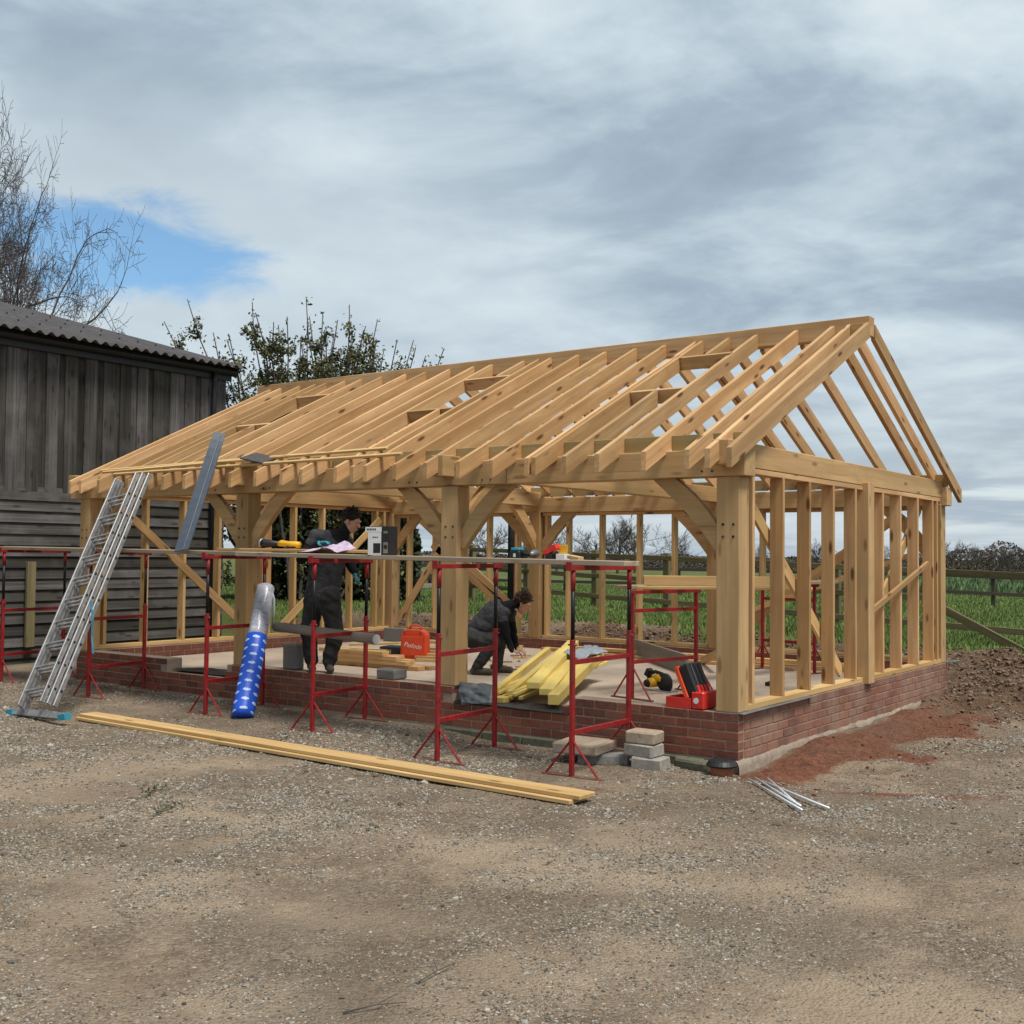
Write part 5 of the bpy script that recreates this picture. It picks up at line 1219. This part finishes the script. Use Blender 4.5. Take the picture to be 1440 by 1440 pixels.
far = [(690, 730, 62, 8.0, 0, 'slim bare tree behind the meadow, seen beside the pole'), (748, 728, 66, 8.6, 2, 'bare tree showing past the oak post with the knee brace'),
       (783, 716, 72, 9.0, 1, 'dense twiggy bare tree beyond the red and orange carton'), (838, 738, 78, 8.5, 0, 'wide low bare tree between two back studs'),
       (868, 716, 74, 9.5, 2, 'tall forked bare tree beyond the paddock'), (893, 712, 80, 9.5, 1, 'broad dark bare tree beside the forked one'),
       (948, 736, 88, 9.0, 1, 'rounded spreading bare oak standing alone'), (1072, 764, 110, 6.5, 0, 'small bare tree past the gable studs'),
       (1150, 755, 105, 8.0, 2, 'ivy-dark bare tree seen between gable studs'), (1185, 770, 115, 6.0, 0, 'tiny bare tree seen beside the middle gable post'),
       (1255, 757, 108, 8.0, 1, 'bare tree behind the gable half with the prop batten'), (1290, 762, 118, 8.0, 2, 'bare tree near the far corner post'),
       (1340, 755, 112, 9.0, 0, 'tallest bare tree of the wood past the far corner'), (1358, 770, 120, 7.5, 1, ''), (1372, 768, 116, 7.5, 2, ''), (1390, 772, 122, 7.0, 0, ''), (1405, 766, 118, 8.0, 1, ''), (1420, 768, 116, 8.0, 2, ''), (1436, 766, 120, 8.0, 0, ''), (1452, 768, 118, 8.0, 1, ''), (1330, 772, 126, 6.5, 2, ''), (1380, 762, 130, 9, 0, ''), (1412, 772, 112, 6.5, 2, '')]
rt = random.Random(4)
for (tx, ty, dep, hh_, pi, lab) in far:
    q = pd(tx, 786, dep); zg = HZ(q.x, q.y); ztop = pd(tx, ty, dep).z
    sc = (ztop-zg+.2)/protos[pi][1]
    t_ = thing('bare_tree', lab or 'leafless tree in the wood beyond the crop field', 'tree', (q.x, q.y, zg), None if lab else 'trees of the far wood')
    o = bpy.data.objects.new('branches', protos[pi][0]); COL.objects.link(o); o.matrix_basis = Matrix.Translation((q.x, q.y, zg-.2)) @ Matrix.Rotation(rt.random()*6.3, 4, 'Z') @ Matrix.Scale(sc, 4) @ Matrix.Diagonal((1.15, 1.15, 1, 1)); attach(o, t_)
# distant hedgerow and undergrowth of the wood
rs = np.random.RandomState(15); n = 50000
tx = rs.uniform(540, 1640, n); P = pdv(tx, 786, 118+16*rs.rand(n))
hgt = .7+1.2*fbm(tx*.03, tx*0+1., 1, 4, 5)+(1.5*ss(tx, 1318, 1345))*(.4+1.1*fbm(tx*.05, tx*0+3., 1, 3, 6))
pos = np.stack([P[:, 0], P[:, 1], height(P[:, 0], P[:, 1])+hgt*rs.rand(n)**1.5], -1); cols = np.array([[.095, .077, .064]])*(.5+.9*rs.rand(n, 1))
hd = leaf_cloud(pos, None, .09+.1*rs.rand(len(pos)), cols, 'far_hedgerow', 16); hd['kind'] = 'stuff'; hd['label'] = 'brown winter hedgerow and scrub along the far edge of the field'

# ------------------------------------------------------------------ people
def capsule(mb, a, b_, ra, rb, n=14):
    a, b_ = Vector(a), Vector(b_); d = b_-a; L = d.length; d = d.normalized() if L > 1e-6 else Vector((0, 0, 1))
    pts, rad = [], []
    for k in range(5): q = -math.pi/2+math.pi/2*k/4; pts.append(a+d*(ra*math.sin(q))); rad.append(max(ra*math.cos(q), .0008))
    for k in range(1, 6): u = k/6; pts.append(a.lerp(b_, u)); rad.append(ra+(rb-ra)*u)
    for k in range(5): q = math.pi/2*k/4; pts.append(b_+d*(rb*math.sin(q))); rad.append(max(rb*math.cos(q), .0008))
    mb.tube(pts, rad, n)
def ellipsoid(mb, c_, r_, rot=None, n=18):
    vs, fs = [], []; Rm = rot or Matrix.Identity(3)
    m_ = n//2
    for i in range(m_+1):
        th = math.pi*i/m_
        for k in range(n):
            ph = 2*math.pi*k/n; p_ = Vector((r_[0]*math.sin(th)*math.cos(ph), r_[1]*math.sin(th)*math.sin(ph), r_[2]*math.cos(th))); vs.append(tuple(Vector(c_)+Rm @ p_))
    for i in range(m_):
        for k in range(n): fs.append((i*n+k, i*n+(k+1) % n, (i+1)*n+(k+1) % n, (i+1)*n+k))
    mb.raw(vs, fs)
def hand(mb, wrist, d, nrm, curl, r_=.009):
    """palm + four fingers + thumb; d = pointing direction, nrm = palm normal (curl direction)"""
    d = Vector(d).normalized(); nrm = (Vector(nrm)-d*Vector(nrm).dot(d)).normalized(); s = d.cross(nrm); segs_ = []
    pc = Vector(wrist)+d*.045
    for k in range(3): capsule(mb, Vector(wrist)+s*(.02*(k-1)), Vector(wrist)+d*.08+s*(.026*(k-1)), .016, .014, 8)
    for k, L in enumerate((.07, .08, .075, .058)):
        p_ = Vector(wrist)+d*.085+s*(.0205*(k-1.5)); dd = d.copy(); r0 = r_
        for j in range(3):
            a_ = curl*(j+.6)*.5; dd = (d*math.cos(a_)+nrm*math.sin(a_)).normalized(); q = p_+dd*(L*(.42, .33, .25)[j]); capsule(mb, p_, q, r0, r0*.9, 7); p_ = q; r0 *= .9
    p_ = Vector(wrist)+d*.025-s*.03; q = p_+(d*.6-s*.6+nrm*.5).normalized()*.035; capsule(mb, p_, q, .011, .010, 7); q2 = q+(d*.9+nrm*.5).normalized()*.03; capsule(mb, q, q2, .010, .008, 7)
def person(name, label, base_, joints, headc, face, hairmat, gloves=(), bulk=1.0):
    """joints: dict of 3-D points; face: facing direction of the head (unit, tilted)"""
    t_ = thing(name, label, 'person', base_)
    mb = MB(); J = {k: Vector(v_) for k, v_ in joints.items()}; regions = []
    def seg(a, b_, ra, rb, reg):
        if reg in ('trouser', 'top', 'vest'): ra, rb = ra*bulk, rb*bulk
        capsule(mb, J[a], J[b_], ra, rb); regions.append((J[a], J[b_], reg, max(ra, rb)))
    f = Vector(face).normalized(); sidev = f.cross(Vector((0, 0, 1)))
    sidev.normalize(); upv = sidev.cross(f)
    for s in 'LR':
        seg('hip'+s, 'knee'+s, .105, .078, 'trouser'); seg('knee'+s, 'ankle'+s, .08, .062, 'trouser')
        an = J['ankle'+s]; td = J['toe'+s]-an; td.z = 0; td.normalize()
        heel = Vector((an.x, an.y, J['toe'+s].z))-td*.05
        J['heel'+s] = heel+Vector((0, 0, .005)); J['mid'+s] = an+Vector((0, 0, -.01))
        seg('mid'+s, 'heel'+s, .054, .045, 'boot'); seg('heel'+s, 'toe'+s, .044, .04, 'boot')
        seg('sh'+s, 'el'+s, .062, .048, 'top'); seg('el'+s, 'wr'+s, .048, .034, 'top')
    pv = (J['hipL']+J['hipR'])/2; J['pelvis'] = pv; ch = J['chest']
    seg('hipL', 'hipR', .115, .115, 'trouser'); seg('pelvis', 'chest', .145, .172, 'vest'); seg('shL', 'shR', .075, .075, 'top'); seg('chest', 'neck', .12, .06, 'top')
    for s in 'LR':
        m_ = (J['sh'+s]+ch)/2; J['tmp'+s] = m_; seg('chest', 'sh'+s, .12, .07, 'vest')
    J['head'] = Vector(headc); seg('neck', 'head', .056, .05, 'skin')
    rot = Matrix((tuple(sidev), tuple(f), tuple(upv))).transposed()
    hb = Vector(headc)
    ellipsoid(mb, hb+upv*.025-f*.012, (.074, .092, .088), rot); ellipsoid(mb, hb-upv*.045+f*.025, (.056, .062, .066), rot); ellipsoid(mb, hb-upv*.092+f*.056, (.03, .026, .022), rot)
    regions.append((hb+upv*.03, hb-upv*.07+f*.04, 'skin', .09))
    capsule(mb, hb+f*.082+upv*.015, hb+f*.108-upv*.018, .010, .015, 8); ellipsoid(mb, hb+f*.09-upv*.052, (.024, .012, .007), rot); ellipsoid(mb, hb+f*.088-upv*.064, (.022, .012, .008), rot)
    capsule(mb, hb+f*.082+upv*.032-sidev*.035, hb+f*.082+upv*.032+sidev*.035, .011, .011, 8)
    for s in (-1, 1): ellipsoid(mb, hb+sidev*(s*.076)-f*.008-upv*.01, (.012, .022, .032), rot, 10); ellipsoid(mb, hb+f*.076-upv*.012+sidev*(s*.03), (.016, .014, .010), rot, 10)
    for s in 'LR':
        d = J['hand'+s]-J['wr'+s]; n0 = len(mb.v); hand(mb, J['wr'+s], d, (0, 0, -1) if abs(d.normalized().z) < .8 else tuple(f), .9)
        regions.append((J['wr'+s]+d.normalized()*.03, J['wr'+s]+d.normalized()*.16, 'glove' if s in gloves else 'skin', .05))
    me_ = bpy.data.meshes.new(name); me_.from_pydata(mb.v, [], mb.f); o = bpy.data.objects.new('body', me_); COL.objects.link(o)
    md = o.modifiers.new('r', 'REMESH'); md.mode = 'VOXEL'; md.voxel_size = .0075; md.use_smooth_shade = True
    ms = o.modifiers.new('s', 'SMOOTH'); ms.iterations = 3; ms.factor = .5
    dg2 = bpy.context.evaluated_depsgraph_get(); nm = bpy.data.meshes.new_from_object(o.evaluated_get(dg2)); bpy.data.objects.remove(o)
    ct_ = np.zeros(len(nm.polygons)*3); nm.polygons.foreach_get('center', ct_); ct_ = ct_.reshape(-1, 3)
    best = np.full(len(ct_), 1e9); reg = np.zeros(len(ct_), int); order = ['trouser', 'top', 'vest', 'skin', 'boot', 'glove']
    for a, b_, rg, rad in regions:
        a_, d_ = np.array(a), np.array(b_-a); l2 = max(d_@d_, 1e-9); u = np.clip(((ct_-a_)@d_)/l2, 0, 1); ds = np.linalg.norm(ct_-a_-u[:, None]*d_, axis=1)-rad
        w_ = ds < best; best[w_] = ds[w_]; reg[w_] = order.index(rg)
    # cloth folds: displace clothed areas a little
    vc = np.zeros(len(nm.vertices)*3); nm.vertices.foreach_get('co', vc); vc = vc.reshape(-1, 3); nv_ = np.zeros(len(nm.vertices)*3); nm.vertices.foreach_get('normal', nv_); nv_ = nv_.reshape(-1, 3)
    cl = np.zeros(len(vc)); lp = np.zeros(len(nm.loops), int); nm.loops.foreach_get('vertex_index', lp); tot = np.zeros(len(nm.polygons), int); nm.polygons.foreach_get('loop_total', tot)
    cl[lp] = np.isin(np.repeat(reg, tot), (0, 1, 2))
    fold = (fbm(vc[:, 0]*9+vc[:, 2]*5, vc[:, 1]*9+vc[:, 2]*14, 1, 3, 33)-.5)*.03
    vc = vc+nv_*(fold*cl)[:, None]; nm.vertices.foreach_set('co', vc.astype(np.float32).ravel())
    nm.materials.clear()
    for k in ('trouser_cloth', 'black_cloth', 'vest_cloth', 'skin', 'boot', 'teal_plastic'): nm.materials.append(M[k])
    nm.polygons.foreach_set('material_index', reg.astype(np.int32)); nm.shade_smooth()
    body = bpy.data.objects.new('body', nm); COL.objects.link(body); attach(body, t_)
    # hair: cap plus tufts
    hm = MB(); rr2 = random.Random(3); ellipsoid(hm, hb+upv*.045-f*.026, (.087, .098, .09), rot)
    for k in range(260):
        th = rr2.uniform(0, 6.283); ph = rr2.uniform(-.25, 1.45); dv_ = sidev*(math.cos(th)*math.cos(ph))+f*(math.sin(th)*math.cos(ph))+upv*math.sin(ph)
        if dv_.dot(f) > .55 and dv_.dot(upv) < .45: continue
        p_ = hb+upv*.04-f*.022+Vector((dv_.x*.08, dv_.y*.08, dv_.z*.08)); tip = p_+(dv_*.7+Vector((rr2.gauss(0, .5), rr2.gauss(0, .5), rr2.gauss(0, .3)))+f*.25).normalized()*rr2.uniform(.025, .055)
        hm.tube([p_-dv_*.012, p_.lerp(tip, .5), tip], [.012, .010, .003], 5)
    hm.build('hair', hairmat, t_, True)
    return t_
# standing worker bending over the boards
D = 12.05
W = lambda x, y, dd=0: pd(x, y, D+dd)
fR1, fL1 = W(465, 944, -.03), W(440, 941, .08)
zb_ = ZP
j1 = dict(hipL=W(444, 836, .10), hipR=W(462, 839, -.08), kneeL=W(434, 889, .06), kneeR=W(472, 890, -.06), ankleL=W(438, 934, .08), ankleR=W(463, 936, -.03),
          chest=W(463, 770, 0), neck=W(483, 750, -.03), shL=W(486, 762, .16), shR=W(445, 755, -.17), elR=W(424, 786, -.22), wrR=W(447, 765, -.44), handR=W(462, 760, -.50),
          elL=W(492, 790, .18), wrL=W(499, 806, .02), handL=W(501, 818, -.04))
for s, f_ in (('L', fL1), ('R', fR1)):
    j1['ankle'+s].z = ZP+.11; tdir = Vector((.75, -.62, 0)).normalized(); j1['toe'+s] = Vector((j1['ankle'+s].x, j1['ankle'+s].y, ZP+.042))+tdir*.15
face1 = (Vector(CR)*.9-Vector(CF)*.25+Vector((0, 0, -.42)))
person('person', 'worker in black clothes and teal gloves bending over the scaffold boards', (j1['ankleR'].x, j1['ankleR'].y, ZP), j1, W(494, 733, -.05), face1, 'hair', ('R', 'L'), 1.14)
# crouching worker
D = 13.45
j2 = dict(hipL=W(668, 893, .12), hipR=W(664, 897, -.10), kneeL=W(703, 895, .16), kneeR=W(697, 902, -.14), ankleL=W(700, 933, .12), ankleR=W(672, 931, -.14),
          chest=W(697, 863, 0), neck=W(721, 850, -.02), shL=W(718, 862, .17), shR=W(706, 862, -.16), elR=W(712, 896, -.20), wrR=W(720, 914, -.22), handR=W(731, 918, -.2),
          elL=W(722, 892, .2), wrL=W(727, 911, .08), handL=W(736, 916, .04))
for s in 'LR':
    j2['ankle'+s].z = .3+.11; tdir = Vector((.85, .35, 0)).normalized(); j2['toe'+s] = Vector((j2['ankle'+s].x, j2['ankle'+s].y, .342))+tdir*.15
face2 = (Vector(CR)*.85-Vector(CF)*.2+Vector((0, 0, -.5)))
person('person', 'worker in black crouching on the slab by the yellow timbers', (j2['ankleR'].x, j2['ankleR'].y, .3), j2, W(735, 849, -.02), face2, 'hair_brown')

# ------------------------------------------------------------------ twigs and small debris on the yard
rt = random.Random(31)
TW = [((585, 1388), (640, 1358), 'forked dry twig lying on the bare earth'), ((482, 1428), (572, 1416), 'straight dry twig near the forked one'), ((190, 1127), (228, 1112), 'leafy dark weed sprig on the gravel, larger of two'), ((215, 1150), (252, 1136), 'leafy dark weed sprig on the gravel, smaller of two')]
for k, (a, b_, lab) in enumerate(TW):
    a = px(*a, 'z', .0); b_ = px(*b_, 'z', .0); a.z = HZ(a.x, a.y)+.008; b_.z = HZ(b_.x, b_.y)+.012; mid = a.lerp(b_, .5)+Vector((rt.gauss(0, .015), rt.gauss(0, .015), .012))
    mb = MB(); mb.tube([a, mid, b_], [.0035, .003, .0015], 6); mb.tube([mid, mid+Vector((rt.gauss(0, .06), rt.gauss(0, .06), .012))], [.003, .0015], 5)
    if 'weed' in lab:
        for q in range(26):
            c_ = a.lerp(b_, rt.random())+Vector((rt.gauss(0, .03), rt.gauss(0, .03), abs(rt.gauss(0, .015)))); e_ = c_+Vector((rt.gauss(0, .03), rt.gauss(0, .03), abs(rt.gauss(0, .02)))); mb.tube([c_, c_.lerp(e_, .5), e_], [.001, .007, .001], 4)
    tag(mb.build('twig', 'green_concrete' if 'weed' in lab else 'bark', None, True, loc=tuple(mid)), lab, 'twig', 'twigs on the yard')
